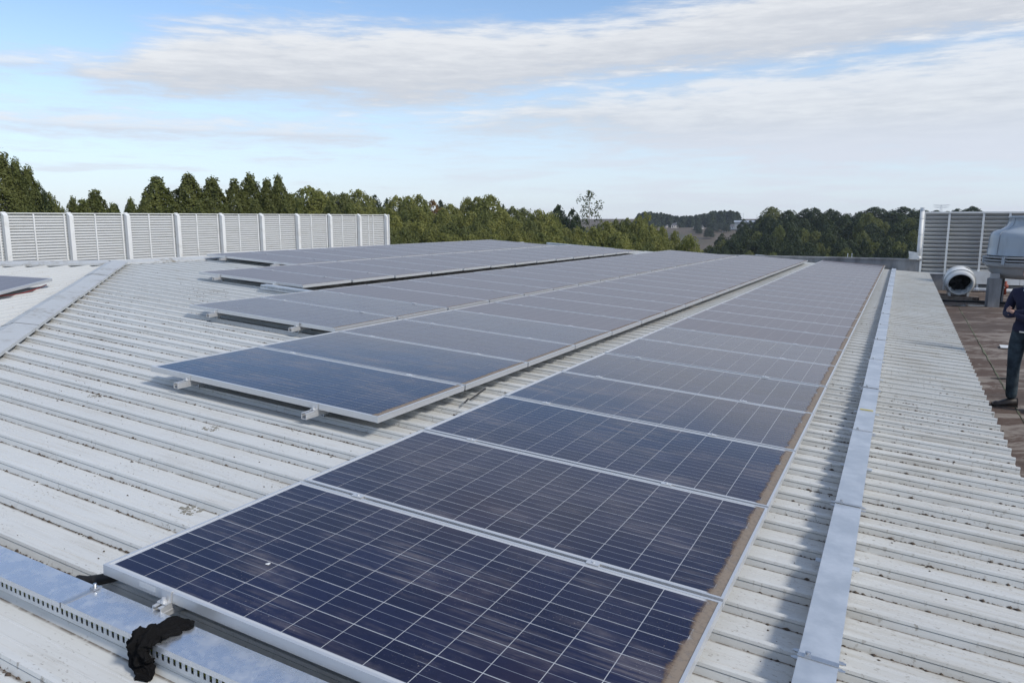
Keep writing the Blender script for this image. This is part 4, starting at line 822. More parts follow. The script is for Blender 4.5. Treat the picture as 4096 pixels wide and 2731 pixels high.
# head
mb = MB(); nS_, nR_ = 28, 22; vs = []
for i in range(nR_ + 1):
    ph_ = math.pi * i / nR_; z = -math.cos(ph_) * .122; r = math.sin(ph_)
    for k in range(nS_):
        a = 2 * math.pi * k / nS_; x = math.cos(a) * r * .078; y = math.sin(a) * r * .098; f = max(0, -math.sin(a)) * r
        if z < -.01: s_ = 1 - .30 * min(1, (-z - .01) / .11); x *= s_; y = y * (1 - .12 * min(1, (-z) / .11)) - .008
        nose = math.exp(-(x / .016) ** 2 - ((z + .010) / .026) ** 2); y -= .026 * nose * (f > .6)
        eye = math.exp(-((abs(x) - .031) / .016) ** 2 - ((z - .022) / .011) ** 2); y += .010 * eye * (f > .5)
        brow = math.exp(-((abs(x) - .03) / .026) ** 2 - ((z - .040) / .010) ** 2); y -= .006 * brow * (f > .5)
        mouth = math.exp(-(x / .026) ** 2 - ((z + .056) / .006) ** 2); y += .006 * mouth * (f > .5); lip = math.exp(-(x / .022) ** 2 - ((z + .067) / .008) ** 2); y -= .005 * lip * (f > .5)
        vs.append((x, y, z))
mb.add(vs, [(i * nS_ + k, i * nS_ + (k + 1) % nS_, (i + 1) * nS_ + (k + 1) % nS_, (i + 1) * nS_ + k) for i in range(nR_) for k in range(nS_)])
hm = Matrix.Translation((-.022, -.03, 1.645)) @ Matrix.Rotation(math.radians(10), 4, 'Z')
hd = mb.build('head', M['skin'], man, True); hd.matrix_local = hm
for s in (-1, 1):
    mb = MB(); mb.sphere((s * .080, .008, .0), .028, 10, 8, (.35, .65, 1.1)); mb.build('ear', M['skin'], hd, True)
    mb = MB(); mb.sphere((s * .031, -.079, .022), .0085, 8, 6); mb.build('eye', M['dark'], hd, True)
mb = MB(); vs = []; n = 30
for i in range(15):
    for k in range(n):
        a = 2 * math.pi * k / n; front = max(0, -math.sin(a)); ph_ = (math.pi / 2) * (i / 14) * (1.22 - .70 * front ** 1.2); rr2 = 1 + .03 * math.sin(9 * a + i)
        vs.append((math.sin(ph_) * math.cos(a) * .0805 * rr2, math.sin(ph_) * math.sin(a) * .1015 * rr2, .002 + math.cos(ph_) * .1255 * (1 + .01 * math.sin(13 * a))))
mb.add(vs, [(i * n + k, i * n + (k + 1) % n, (i + 1) * n + (k + 1) % n, (i + 1) * n + k) for i in range(14) for k in range(n)]); mb.build('hair', M['hair'], hd, True)
mb = MB()
for s in (-1, 1): mb.add([(s * .075, .02, 1.535), (s * .012, -.095, 1.475), (s * .055, -.10, 1.43), (s * .10, -.02, 1.505), (s * .07, .03, 1.52), (s * .012, -.085, 1.46)], [(0, 1, 2, 3), (4, 3, 2, 5), (0, 3, 4), (1, 5, 2)])
mb.add([(-.02, -.088, 1.47), (.02, -.088, 1.47), (0, -.118, 1.36)], [(0, 1, 2)]); mb.build('shirt_collar', M['shirt'], man)
mb = MB(); prof_ = [(.150, .952), (.176, .950), (.182, .965), (.178, 1.0), (.170, 1.04)]; mb.lathe(prof_, 28); mb.v = [(x * .98, y * .74, z) for x, y, z in mb.v]; mb.build('jumper_hem', M['navy'], man, True)
for s, wx in ((-1, (-.13, .02)), (1, (.14, .02))):
    sh = MB(); vs = []; n = 16; L_ = 14
    for i in range(L_ + 1):
        t = i / L_; y = .070 - .275 * t; w_ = .042 + .016 * math.sin(math.pi * min(1, t * 1.15)) - (.022 if t > .93 else 0); h_ = .115 - .05 * min(1, max(0, (t - .30) / .4)) - (.018 if t > .9 else 0)
        for k in range(n): a = 2 * math.pi * k / n; vs.append((w_ * math.cos(a), y, max(0.004, h_ / 2 + h_ / 2 * math.sin(a))))
    sh.add(vs, [(i * n + k, i * n + (k + 1) % n, (i + 1) * n + (k + 1) % n, (i + 1) * n + k) for i in range(L_) for k in range(n)] + [tuple(range(n)), tuple(reversed(range(L_ * n, (L_ + 1) * n)))])
    o = sh.build('shoe', M['leather'], man, True); o.matrix_local = Matrix.Translation((wx[0], wx[1], 0)) @ Matrix.Rotation(math.radians(s * 14 - (28 if s < 0 else 0)), 4, 'Z')
    mb = MB(); pr_ = [(-.036, .074), (-.044, -.02), (-.050, -.11), (-.040, -.175), (-.018, -.202), (.018, -.202), (.040, -.175), (.050, -.11), (.044, -.02), (.036, .074)]; nn = len(pr_); mb.add([(x, y, z) for z in (0, .02) for x, y in pr_], [tuple(reversed(range(nn))), tuple(range(nn, 2 * nn))] + [(j, (j + 1) % nn, nn + (j + 1) % nn, nn + j) for j in range(nn)][::1]); o2 = mb.build('sole', M['dark'], o)
def hand(wrist, dirv, palm_up, m_=M['skin']):
    dirv = Vector(dirv).normalized(); sd = dirv.cross(Vector(palm_up)).normalized(); W_ = Vector(wrist); vs = [(tuple(W_), .028), (tuple(W_ + dirv * .05), (.036, .022))]; es = [(0, 1)]
    out = [skin('hand', vs + [(tuple(W_ + dirv * .085), (.036, .017))], [(0, 1), (1, 2)], m_, man, None, 1)]
    for q in range(4):
        b_ = W_ + dirv * .08 + sd * (-.027 + .018 * q); l_ = (.066, .074, .070, .055)[q]; dn = Vector(palm_up) * -1
        fv_ = [(tuple(b_), .0095), (tuple(b_ + dirv * l_ * .45 + dn * .004), .0088), (tuple(b_ + dirv * l_ * .75 + dn * .016), .0080), (tuple(b_ + dirv * l_ * .95 + dn * .030), .0068)]
        skin('finger', fv_, [(0, 1), (1, 2), (2, 3)], m_, out[0], None, 1)
    tb = W_ + dirv * .03 - sd * .03; skin('thumb', [(tuple(tb), .012), (tuple(tb + dirv * .03 - sd * .022), .0105), (tuple(tb + dirv * .06 - sd * .026), .0085)], [(0, 1), (1, 2)], m_, out[0], None, 1)
hand((-.065, -.20, 1.175), (-.8, .30, .30), (.1, -1, .1)); hand((.10, -.165, 1.22), (.85, .3, .15), (.1, -1, .1))
mb = MB(); mb.box(-.03, -.137, .945, .03, -.125, .962); mb.build('belt_buckle', M['steel'], man)

# ------------------------------------------------------------------ trees
def crown(seed, shape, nclump, nleaf, leaf, gap=0.0, base=.18):
    r_ = np.random.default_rng(seed); P = []; N = []
    H, R = 10.0, 2.6
    for c in range(nclump):
        t = base + (1 - base) * ((c + r_.uniform(0, 1)) / nclump) ** (.9 if shape != 'cone' else .85); tt = (t - base) / (1 - base)
        if shape == 'cone': rad = R * (1 - tt) ** .58 * (.6 + .4 * min(1, tt * 6))
        elif shape == 'ovoid': rad = R * math.sqrt(max(0.02, 1 - (tt * 1.02 - .32) ** 2 / .52)) if tt > .32 else R * (.62 + 1.1 * tt)
        elif shape == 'dome': rad = R * math.sqrt(max(.02, 1 - tt ** 2.3))
        else: rad = R * (.35 + .65 * math.sin(math.pi * min(1, tt * .9 + .08))) * r_.uniform(.5, 1.1)
        an = c * 2.39996 + r_.uniform(-.5, .5); ro = rad * (r_.uniform(.40, .74) if tt < .93 else r_.uniform(0, .3)); cr_ = max(.32, rad * r_.uniform(.34, .52)) * (1 - gap * .5)
        ctr = np.array([math.cos(an) * ro, math.sin(an) * ro, H * t - cr_ * .5]); n = int(nleaf * (cr_ / (R * .42)) ** 1.6) + 20
        d_ = r_.normal(size=(n, 3)); d_ /= np.linalg.norm(d_, axis=1)[:, None]; d_[:, 2] = np.where(d_[:, 2] < -.25, -d_[:, 2] * .6, d_[:, 2]); rr3 = cr_ * r_.uniform(.72, 1.06, n)[:, None] * (1 + .22 * np.sin(d_[:, [0]] * 5 + c) * np.sin(d_[:, [1]] * 6 + 2 * c))
        zs = np.array([1, 1, 1.25 if shape == 'cone' else .95]); P.append(ctr + d_ * rr3 * zs); N.append(d_)
    if gap == 0:
        ne = int(nleaf * nclump * (1.25 if shape == 'cone' else .7)); tt = r_.uniform(0, 1, ne * 3)
        if shape == 'cone': rd = R * (1 - tt) ** .58 * (.6 + .4 * np.minimum(1, tt * 6))
        elif shape == 'ovoid': rd = R * np.where(tt > .32, np.sqrt(np.maximum(.02, 1 - (tt * 1.02 - .32) ** 2 / .52)), .62 + 1.1 * tt)
        else: rd = R * np.sqrt(np.maximum(.02, 1 - tt ** 2.3))
        keep = r_.uniform(0, R, ne * 3) < rd + .25; tt, rd = tt[keep][:ne], rd[keep][:ne]; an = r_.uniform(0, 6.2832, len(tt)); p_ = r_.uniform(0, 6.28, 6)
        lump = np.sin(4 * an + 9 * tt + p_[0]) * .5 + np.sin(7 * an - 15 * tt + p_[1]) * .35 + np.sin(3 * an + 27 * tt + p_[2]) * .4 + np.sin(11 * an + 33 * tt + p_[3]) * .25
        ra = rd * (.84 + .13 * lump) * r_.uniform(.86, 1.03, len(tt)); zz = H * (base + (1 - base) * tt) - .25 + .22 * lump
        P.append(np.stack([np.cos(an) * ra, np.sin(an) * ra, zz], 1)); d_ = np.stack([np.cos(an), np.sin(an), .35 + .9 * (tt > .75) + .5 * lump], 1); N.append(d_ / np.linalg.norm(d_, axis=1)[:, None])
    P = np.concatenate(P); N = np.concatenate(N); n = len(P); N = N + r_.normal(size=(n, 3)) * .55; N /= np.linalg.norm(N, axis=1)[:, None]
    T = np.cross(N, r_.normal(size=(n, 3))); T /= np.linalg.norm(T, axis=1)[:, None]; B = np.cross(N, T); s_ = leaf * r_.uniform(.55, 1.35, n)[:, None]
    T = T * s_; B = B * s_ * .62
    q = np.stack([P - T, P + B * .9, P + T, P - B * .9], 1).reshape(-1, 3); return q
def leaf_mesh(name, q, m_):
    n = len(q) // 4; me = bpy.data.meshes.new(name); me.vertices.add(len(q)); me.vertices.foreach_set('co', q.astype(np.float32).ravel()); me.loops.add(len(q)); me.loops.foreach_set('vertex_index', np.arange(len(q), dtype=np.int32))
    me.polygons.add(n); me.polygons.foreach_set('loop_start', np.arange(0, len(q), 4, dtype=np.int32)); me.polygons.foreach_set('loop_total', np.full(n, 4, dtype=np.int32)); me.materials.append(m_); me.update(); me.validate(); return me
def trunk_mesh(seed, top=.8, r0=.22, limbs=7, lean=.03):
    r_ = np.random.default_rng(seed); mb = MB(); pts = [(lean * math.sin(z * .35) * z * .2, lean * math.cos(z * .28) * z * .15, z) for z in np.linspace(-1.2, 10 * top, 9)]
    mb.tube(pts, [r0 * (1.15 - 1.05 * i / 8) for i in range(9)], 7)
    for k in range(limbs):
        i = 3 + k % 6; b_ = Vector(pts[min(i, 8)]); a = k * 2.4; L_ = r_.uniform(.25, .55)
        mb.tube([b_, b_ + Vector((math.cos(a) * L_ * .6, math.sin(a) * L_ * .6, L_ * .45)), b_ + Vector((math.cos(a) * L_, math.sin(a) * L_, L_ * 1.05))], [r0 * .38, r0 * .24, r0 * .1], 5)
    return mb.mesh('trunk', M['bark'], True)
PROTO = {}
def proto(key, shape, ncl, nl, leaf, m_, nvar, gap=0.0, base=.18, top=.8, r0=.2):
    PROTO[key] = [(leaf_mesh('crown', crown(hash_(key) + v, shape, ncl, nl, leaf, gap, base), M[m_]), trunk_mesh(hash_(key) + v, top, r0)) for v in range(nvar)]
def hash_(s): return sum(ord(c) * (i + 3) for i, c in enumerate(s))
proto('gum', 'ovoid', 36, 380, .105, 'leaf_gum', 5); proto('cone', 'cone', 44, 560, .078, 'leaf_cone', 4); proto('dark', 'dome', 30, 380, .115, 'leaf_dark', 4); proto('olive', 'ovoid', 34, 380, .105, 'leaf_cone', 4); proto('near', 'cone', 46, 800, .060, 'leaf_cone', 2); proto('neardark', 'dome', 40, 900, .060, 'leaf_dark', 2)
proto('orange', 'dome', 24, 330, .11, 'leaf_orange', 1); proto('sparse', 'sparse', 34, 110, .085, 'leaf_sparse', 1, .45, .45, .95, .12); proto('umbrella', 'dome', 12, 220, .13, 'leaf_gum', 1, .1, .74, .86, .12)
proto('rmid', 'ovoid', 34, 330, .115, 'leaf_cone', 3); proto('rdark', 'ovoid', 34, 330, .115, 'leaf_dark', 4)  # right wood: its shaded sides are put into the darker leaf colours
WMUL = {'rmid': 1.15, 'rdark': 1.15, 'gum': 1.5, 'cone': 1.8, 'dark': 1.1, 'olive': 1.5, 'near': 1.6, 'neardark': 1.25, 'orange': 1.2, 'sparse': 1.15, 'umbrella': 1.15}
TREES = []
def tree(kind, px, py, dist, wpx, label, group=None, name=None, minh=6.0):
    p = at_dist(px, py, dist); gz = float(ground_z(p.x, p.y)); h = max(minh, p.z - gz); z = p.z - h; wd = wpx / FPX * dist * WMUL[kind]
    root = empty(name or {'gum': 'gum_tree', 'cone': 'wattle_tree', 'dark': 'broadleaf_tree', 'olive': 'broadleaf_tree', 'orange': 'autumn_tree', 'sparse': 'gum_tree', 'umbrella': 'gum_tree', 'rmid': 'broadleaf_tree', 'rdark': 'broadleaf_tree', 'near': 'wattle_tree', 'neardark': 'broadleaf_tree'}[kind], Matrix.Translation((p.x, p.y, z)) @ Matrix.Rotation(rng.uniform(0, 6.28), 4, 'Z') @ Matrix.Diagonal((wd / 4.6, wd / 4.6, h / 10.0, 1)), label, 'tree', group)
    cr_, tk = PROTO[kind][int(rng.integers(len(PROTO[kind])))]; link('crown', cr_, root); link('trunk', tk, root); return root
G1 = 'trees behind the louvre fence'; G2 = 'wood behind the panel rows'; G3 = 'dark wood on the right'
for a in [('near', 2, 620, 62, 210, 'tallest broad dark tree at the left edge of the photo'), ('near', 58, 638, 66, 120, 'dark tree just right of the tallest tree at the left edge'), ('near', 106, 668, 66, 140, 'sloping dark tree shoulder above the first fence bay'),
          ('neardark', 160, 752, 66, 140, 'lower dark tree at the right foot of the left edge clump'), ('olive', 193, 775, 66, 90, 'last low tree of the left edge clump, beside the sky gap'), ('olive', 247, 830, 80, 50, 'tiny bush top peeping over the second fence bay'),
          ('cone', 289, 790, 80, 85, 'small round tree alone against sky left of the pointed tree'), ('cone', 378, 765, 80, 150, 'small loose pointed tree alone over the second fence bay'), ('dark', 464, 820, 80, 80, 'low dark bush right of the small pointed tree'),
          ('cone', 522, 795, 80, 95, 'low thin tree left of the tall conical row'), ('cone', 626, 712, 82, 190, 'first and broadest tree of the tall conical row'), ('cone', 751, 698, 82, 180, 'second pointed tree of the tall conical row'), ('cone', 846, 712, 82, 170, 'third pointed tree of the tall conical row'),
          ('cone', 936, 720, 82, 130, 'fourth tree of the conical row, shorter than its right neighbour'), ('cone', 997, 697, 84, 140, 'highest conical tree right of centre in the fence row'), ('cone', 1066, 718, 84, 120, 'narrow conical tree between two taller ones near the row end'), ('cone', 1112, 702, 84, 115, 'last slim conical tree at the right end of the tall row'),
          ('olive', 1165, 775, 86, 110, 'short tree filling the drop after the conical row'), ('gum', 1233, 745, 120, 150, 'bright green leafy gum over the eighth fence bay'), ('gum', 1275, 763, 122, 110, 'bright green gum right beside the one over the eighth bay'), ('olive', 1320, 770, 150, 140, 'dull far tree in the dip before the fence end'), ('olive', 1372, 772, 150, 100, 'dull far tree just left of the last fence post')]:
    tree(*a, group=G1)
for fi, (px, w_) in enumerate(sorted(((700, 130), (800, 120), (900, 120), (1020, 120), (580, 110), (1150, 120), (1200, 120), (1320, 130), (1400, 120), (450, 90), (330, 120), (200, 120), (90, 220)))): tree('cone', px, 812 + rng.uniform(-12, 12), 78, w_, f'low leafy tree, {ORD[fi]} from the left, filling the line just above the fence', G1)
for a in [('gum', 1432, 758, 170, 125, 'tall bright gum directly behind the fence end'), ('dark', 1498, 782, 230, 90, 'dark far tree between two bright gums behind the fence end'), ('dark', 1546, 797, 230, 80, 'second dark far tree right of the fence end'), ('gum', 1584, 783, 180, 90, 'bright gum left of the bare grey tree'), ('gum', 1629, 783, 178, 85, 'bright gum right of the bare grey tree'),
          ('gum', 1674, 777, 172, 85, 'slim tall gum left of the orange tree'), ('orange', 1727, 795, 225, 110, 'orange autumn tree among the green gums'), ('dark', 1763, 804, 240, 90, 'dark tree right behind the orange autumn tree'), ('gum', 1799, 815, 165, 95, 'rounded gum just right of the orange tree'), ('gum', 1830, 832, 165, 85, 'lower gum between the orange tree and the tall central gums'),
          ('gum', 1870, 789, 168, 80, 'narrow gum left of the two tallest central gums'), ('gum', 1915, 786, 165, 95, 'second tallest gum of the central clump'), ('gum', 1957, 779, 162, 120, 'tallest rounded gum of the central clump'), ('dark', 2012, 822, 220, 70, 'small dark crown behind the right shoulder of the central gums'), ('olive', 2050, 829, 190, 110, 'flat-topped dull tree right of the central gums'),
          ('olive', 2095, 833, 195, 110, 'dull green tree left of the dark pair'), ('gum', 2156, 838, 165, 100, 'rounded gum standing before the dark pair'), ('gum', 2203, 849, 160, 100, 'light gum below the dark pair'), ('dark', 2233, 822, 220, 130, 'left tree of the dark pair beside the open gum'), ('dark', 2290, 838, 215, 120, 'right tree of the dark pair beside the open gum'),
          ('sparse', 2358, 764, 190, 175, 'tall open gum with bare limbs showing sky through its crown'), ('gum', 2424, 884, 160, 110, 'rounded gum right of the open gum'), ('olive', 2466, 878, 175, 90, 'dull tree second right of the open gum'), ('olive', 2505, 876, 175, 100, 'dull spreading tree left of the umbrella gum'),
          ('gum', 2556, 868, 168, 90, 'bushy gum directly below the umbrella gum'), ('umbrella', 2581, 847, 175, 75, 'umbrella-topped gum with a bare stem near the distant hill'), ('gum', 2610, 899, 160, 90, 'gum on the slope right of the umbrella gum'), ('gum', 2652, 905, 165, 60, 'small gum before the distant houses'), ('gum', 2698, 922, 165, 62, 'small pointed gum before the brown field'), ('gum', 2760, 940, 150, 105, 'last bright gum before the dark valley')]:
    tree(*a, group=G2)
p = at_dist(1611, 766, 260); mb = MB(); rr_ = np.random.default_rng(3); gz = float(ground_z(p.x, p.y)); hh = p.z - gz
bt = empty('bare_tree', Matrix.Translation((p.x, p.y, gz)), 'leafless grey tree rising above the gums right of the fence', 'tree', G2); mb.tube([(0, 0, 0), (.1, 0, hh * .5), (0, 0, hh * .85)], [.3, .2, .1], 6); mb.build('trunk', M['twig'], bt); mb = MB()
for k in range(60):
    a = rr_.uniform(0, 6.28); z0 = hh * rr_.uniform(.6, .84); L_ = rr_.uniform(1.2, 2.6); mb.tube([(0, 0, z0), (math.cos(a) * L_ * .5, math.sin(a) * L_ * .5, z0 + L_ * .6), (math.cos(a) * L_ * .8, math.sin(a) * L_ * .8, min(hh, z0 + L_ * 1.3))], [.05, .035, .02], 4)
mb.build('crown', M['twig'], bt)
SKX = [1400, 1550, 1700, 1850, 1957, 2050, 2160, 2300, 2424, 2560, 2650, 2760, 2830]; SKY_ = [790, 800, 800, 825, 800, 850, 860, 870, 900, 890, 925, 950, 1010]
RLX = [1400, 1550, 1950, 2300, 2600, 3000, 3300, 3690, 3720]; RLY = [925, 960, 958, 975, 1000, 1018, 1036, 1043, 1043]
for r_i, (dist, dy) in enumerate(((150, 30), (135, 72), (120, 118), (105, 158))):
    px = 1420 + 17 * r_i; ni = 0
    while px < 2830:
        top = np.interp(px, SKX, SKY_) + dy + rng.uniform(-14, 16)
        if top < np.interp(px, RLX, RLY) - 10:
            kind = 'gum' if rng.random() < .74 else 'olive'
            tree(kind, px, top, dist + rng.uniform(-6, 6), rng.uniform(75, 120), f"{'leafy green' if kind == 'gum' else 'dull olive'} tree, {ORD[ni]} from the left in the {('top', 'second', 'third', 'lowest')[r_i]} tier of the middle wood", G2); ni += 1
        px += rng.uniform(44, 62)
for a in [('dark', 2974, 878, 420, 70, 'small dark tree left of the right-hand wood, near the masts'), ('dark', 3003, 884, 415, 65, 'second small dark tree beside the pale shed roof'), ('dark', 3044, 865, 400, 95, 'left shoulder tree of the right-hand wood'), ('rmid', 3089, 826, 395, 105, 'tallest gum at the left of the right-hand wood'), ('rdark', 3156, 839, 395, 95, 'knobbly tree right of the tallest gum in the right wood'),
          ('rdark', 3226, 834, 395, 95, 'third tall tree of the right-hand wood from its left'), ('rdark', 3262, 830, 390, 80, 'fourth tall tree of the right-hand wood'), ('rdark', 3322, 836, 390, 80, 'fifth tall tree, with a flat top, in the right-hand wood'), ('rdark', 3347, 843, 385, 60, 'narrow tree beside the flat-topped one in the right wood'),
          ('rdark', 3389, 852, 380, 80, 'lower tree in the middle of the right-hand wood'), ('rdark', 3440, 847, 375, 85, 'tree left of the first dark dome in the right wood'), ('rmid', 3472, 850, 340, 90, 'paler gum before the first dark dome'), ('dark', 3500, 829, 430, 170, 'first dark dome-shaped tree above the right wood'), ('dark', 3560, 852, 425, 120, 'dark dome between the two bigger domes'), ('dark', 3618, 829, 430, 200, 'second and widest dark dome left of the vent pipe'),
          ('dark', 3690, 838, 430, 130, 'dark dome behind the white vent pipe'), ('dark', 3745, 842, 430, 110, 'dark dome below the far pylon'), ('dark', 3830, 836, 430, 100, 'left of two small domes above the louvre screen'), ('dark', 3893, 826, 430, 110, 'right and rounder of two domes above the louvre screen'), ('dark', 3790, 846, 430, 90, 'lowest dome above the screen, right of the pylon')]:
    tree(*a, group=G3, minh=10)
SX2 = [2830, 2900, 2974, 3044, 3089, 3230, 3389, 3472, 3690]; SY2 = [960, 930, 900, 885, 850, 855, 870, 865, 860]
for r_i, (dist, dy) in enumerate(((360, 18), (335, 45), (310, 75), (285, 108), (262, 140), (240, 170))):
    px = 2840 + 13 * r_i; ni = 0
    while px < 3700:
        top = np.interp(px, SX2, SY2) + dy + rng.uniform(-24, 18)
        if top < np.interp(px, RLX, RLY) - 8:
            kind = ('rdark', 'rmid', 'dark')[int(rng.choice(3, p=[.5, .27, .23]))]
            tree(kind, px, top, dist + rng.uniform(-8, 8), rng.uniform(60, 95), f"{ {'rdark': 'shaded', 'rmid': 'pale', 'dark': 'dark'}[kind] } tree, {ORD[ni]} from the left in the {('top', 'second', 'third', 'fourth', 'fifth', 'lowest')[r_i]} tier of the right wood", G3, None, 9); ni += 1
        px += rng.uniform(36, 54)
# distant ridge
def on_ground(px, py, lo=300, hi_=1600):
    r = pix_ray(px, py); k = 1 / math.hypot(r.x, r.y)
    for d_ in np.linspace(lo, hi_, 900):
        p = CAM + r * (d_ * k)
        if p.z <= float(ground_z(p.x, p.y)): return p
    return CAM + r * (hi_ * k)
qs = []
for i in range(34):
    px = 2560 + 385 * (i + rng.uniform(-.3, .3)) / 33; ty = 858 + 8 * math.sin(px * .021 + .5) + rng.uniform(-3, 3) - (6 if px > 2830 else 0); dist = 1090 + rng.uniform(-25, 25); p = at_dist(px, ty, dist); gz = p.z - 17
    q = crown(900 + i, 'dome', 24, 120, .55, 0, -.5); s_ = rng.uniform(26, 42) / FPX * dist / 4.6; q = q * np.array([s_, s_, 1.75]) + np.array([p.x, p.y, gz]); qs.append(q)
o = link('far_treeline', leaf_mesh('far_treeline', np.concatenate(qs), M['leaf_dark'])); tag(o, 'dark line of far woodland along the distant ridge', None, None, 'stuff')
for i, (px, py, w_) in enumerate(sorted(((2680, 912, 14), (2715, 912, 20), (2745, 908, 18), (2790, 928, 34), (2822, 908, 28), (2855, 930, 34), (2880, 925, 30), (2905, 930, 30), (2835, 955, 40), (2795, 938, 26)))):
    p = on_ground(px, py); dd_ = math.hypot(p.x, p.y); wd = w_ / FPX * dd_; root = empty('bush', Matrix.Translation(p) @ Matrix.Diagonal((wd / 4.6, wd / 4.6, wd / 9, 1)), f'dark bush, {ORD[i]} along the distant slope below the houses', 'bush', 'bushes on the distant hillside'); link('crown', PROTO['dark'][i % 4][0], root)
hs = [(2668, 910, 13, 'small white gable house leftmost of the distant houses'), (2700, 912, 27, 'second distant house from the left, wide with a grey roof'), (2737, 908, 18, 'third distant house from the left, beside a narrower one'), (2754, 907, 16, 'narrow distant house with a pinkish wall'), (2784, 916, 21, 'left half of the paired distant houses mid row'), (2805, 915, 18, 'right half of the paired distant houses mid row'),
      (2855, 915, 13, 'small pale distant house at the start of the right group'), (2879, 915, 27, 'long distant house with white roof edge'), (2900, 929, 18, 'lowest distant house of the right group'), (2933, 918, 28, 'rightmost distant house, beside the dark wood')]
for px, py, wpx, lab in hs:
    p = on_ground(px, py); dd_ = math.hypot(p.x, p.y); wd = wpx / FPX * dd_; hw, hd_, ht = wd / 2, wd * .38, min(4.2, wd * .42); rh = ht * .75
    root = empty('house', Matrix.Translation((p.x, p.y, p.z - .3)) @ Matrix.Rotation(-math.atan2(p.x, p.y) + rng.uniform(-.35, .35), 4, 'Z'), lab, 'house', 'houses on the distant ridge')
    mb = MB(); mb.box(-hw, -hd_, -1, hw, hd_, ht); mb.build('wall', M['hwall'], root)
    mb = MB(); e_ = .35; mb.add([(-hw - e_, -hd_ - e_, ht), (hw + e_, -hd_ - e_, ht), (hw + e_, hd_ + e_, ht), (-hw - e_, hd_ + e_, ht), (-hw * .55, 0, ht + rh), (hw * .55, 0, ht + rh)], [(0, 1, 5, 4), (2, 3, 4, 5), (1, 2, 5), (3, 0, 4), (3, 2, 1, 0)]); mb.build('roof', M['hroof'], root)
    for q in range(3 if wd > 6 else 2):
        x = -hw * .62 + q * hw * (.62 if wd > 6 else 1.1); mb = MB(); mb.box(x - .5, -hd_ - .04, .9, x + .5, -hd_ - .0, ht - .6); mb.build('window', M['pane'], root)
    mb = MB(); mb.box(hw * .3, .1, ht + rh * .3, hw * .3 + .6, .7, ht + rh + .6); mb.build('chimney', M['hwall'], root)
    if wd > 8: mb = MB(); mb.box(-hw * .1, -hd_ - 1.4, -.5, hw * .55, -hd_, ht * .55); mb.build('porch', M['hwall'], root)
p = at_dist(2996, 886, 1000); sh = empty('shed', Matrix.Translation((p.x, p.y, p.z - 4)) @ Matrix.Rotation(-math.atan2(p.x, p.y), 4, 'Z'), 'long pale shed roof on the ridge below the thin masts', 'shed'); mb = MB(); mb.box(-17, -5, -6, 17, 5, 3.2); mb.build('wall', M['tower_grey'], sh); mb = MB(); mb.add([(-18, -6, 3.2), (18, -6, 3.2), (18, 6, 3.2), (-18, 6, 3.2), (-18, 0, 5.2), (18, 0, 5.2)], [(0, 1, 5, 4), (2, 3, 4, 5), (1, 2, 5), (3, 0, 4), (3, 2, 1, 0)]); mb.build('roof', M['galv_dull'], sh)
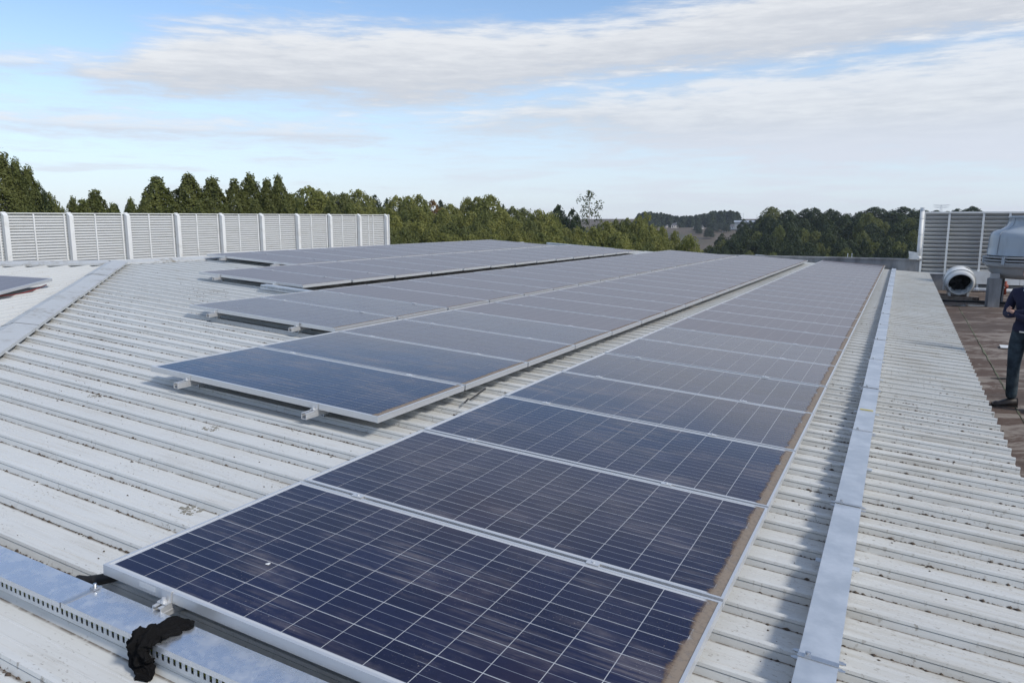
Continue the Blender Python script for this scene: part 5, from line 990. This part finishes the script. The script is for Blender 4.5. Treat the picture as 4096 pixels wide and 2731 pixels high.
def lattice(px, top, base_y, dist, wb, lab, arms=False, name='mast'):
    p = at_dist(px, top, dist); q = at_dist(px, base_y, dist); h = p.z - q.z; root = empty(name, Matrix.Translation(q) @ Matrix.Rotation(-math.atan2(p.x, p.y), 4, 'Z'), lab, name); mb = MB(); t_ = .10 if not arms else .16
    for sx_, sy_ in ((-1, -1), (1, -1), (1, 1), (-1, 1)): mb.tube([(sx_ * wb, sy_ * wb, 0), (sx_ * wb * .15, sy_ * wb * .15, h)], t_, 4)
    mb.build('mast_legs' if not arms else 'tower_legs', M['galv_dull'], root); mb = MB(); n = 8
    for k in range(n):
        z0, z1 = h * k / n, h * (k + 1) / n; w0, w1 = wb * (1 - .85 * k / n), wb * (1 - .85 * (k + 1) / n); mb.tube([(-w0, -w0, z0), (w1, -w1, z1)], t_ * .7, 4); mb.tube([(w0, -w0, z0), (-w1, -w1, z1)], t_ * .7, 4)
    mb.build('bracing', M['galv_dull'], root)
    if arms:
        for z, L_ in ((h * .78, 8), (h * .99, 9)): mb = MB(); mb.tube([(-L_, 0, z), (0, 0, z - 1.2), (L_, 0, z)], t_, 4); mb.tube([(-L_, 0, z), (L_, 0, z)], t_, 4); mb.build('cross_arm', M['galv_dull'], root)
lattice(2963, 853, 885, 1150, 1.2, 'left of two thin masts above the distant ridge'); lattice(2972, 853, 885, 1150, 1.2, 'right of two thin masts above the distant ridge'); lattice(3026, 857, 885, 1150, 1.0, 'single faint mast left of the right-hand wood')
lattice(3762, 820, 860, 1100, 2.2, 'lattice power pylon above the trees behind the louvre screen', True, 'pylon')
p = at_dist(3668, 934, 330); wh = empty('house', Matrix.Translation((p.x, p.y, p.z - 2.2)) @ Matrix.Rotation(-math.atan2(p.x, p.y) + .3, 4, 'Z'), 'white gabled house half hidden by the vent pipe in the right wood', 'house')
mb = MB(); mb.box(-2.6, -2, -9, 2.6, 3, 2.2); mb.add([(-2.6, -2, 2.2), (2.6, -2, 2.2), (0, -2, 4.2)], [(0, 1, 2)]); mb.build('wall', M['white'], wh); mb = MB(); mb.add([(-2.9, -2.3, 2.1), (0, -2.3, 4.4), (0, 3.2, 4.4), (-2.9, 3.2, 2.1), (2.9, -2.3, 2.1), (2.9, 3.2, 2.1)], [(0, 1, 2, 3), (1, 4, 5, 2)]); mb.build('roof', M['hroof'], wh); mb = MB(); mb.box(-.6, -2.05, .6, .6, -2.0, 1.8); mb.build('window', M['pane'], wh)

# ------------------------------------------------------------------ air
m_ = bpy.data.materials.new('haze'); m_.use_nodes = True; t = NT(m_.node_tree); t.n.clear(); o_ = t.node('ShaderNodeOutputMaterial'); pv = t.node('ShaderNodeVolumePrincipled')
pv.inputs['Color'].default_value = (0.80, 0.88, 1.0, 1); pv.inputs['Density'].default_value = 0.00013; pv.inputs['Anisotropy'].default_value = 0.2; t.l.new(pv.outputs[0], o_.inputs['Volume'])
mb = MB(); mb.box(-1450, -1450, -36, 1450, 1450, 32); tag(mb.build('haze', m_), 'thin bluish air over the valley', None, None, 'stuff')
scene.cycles.volume_bounces = 0
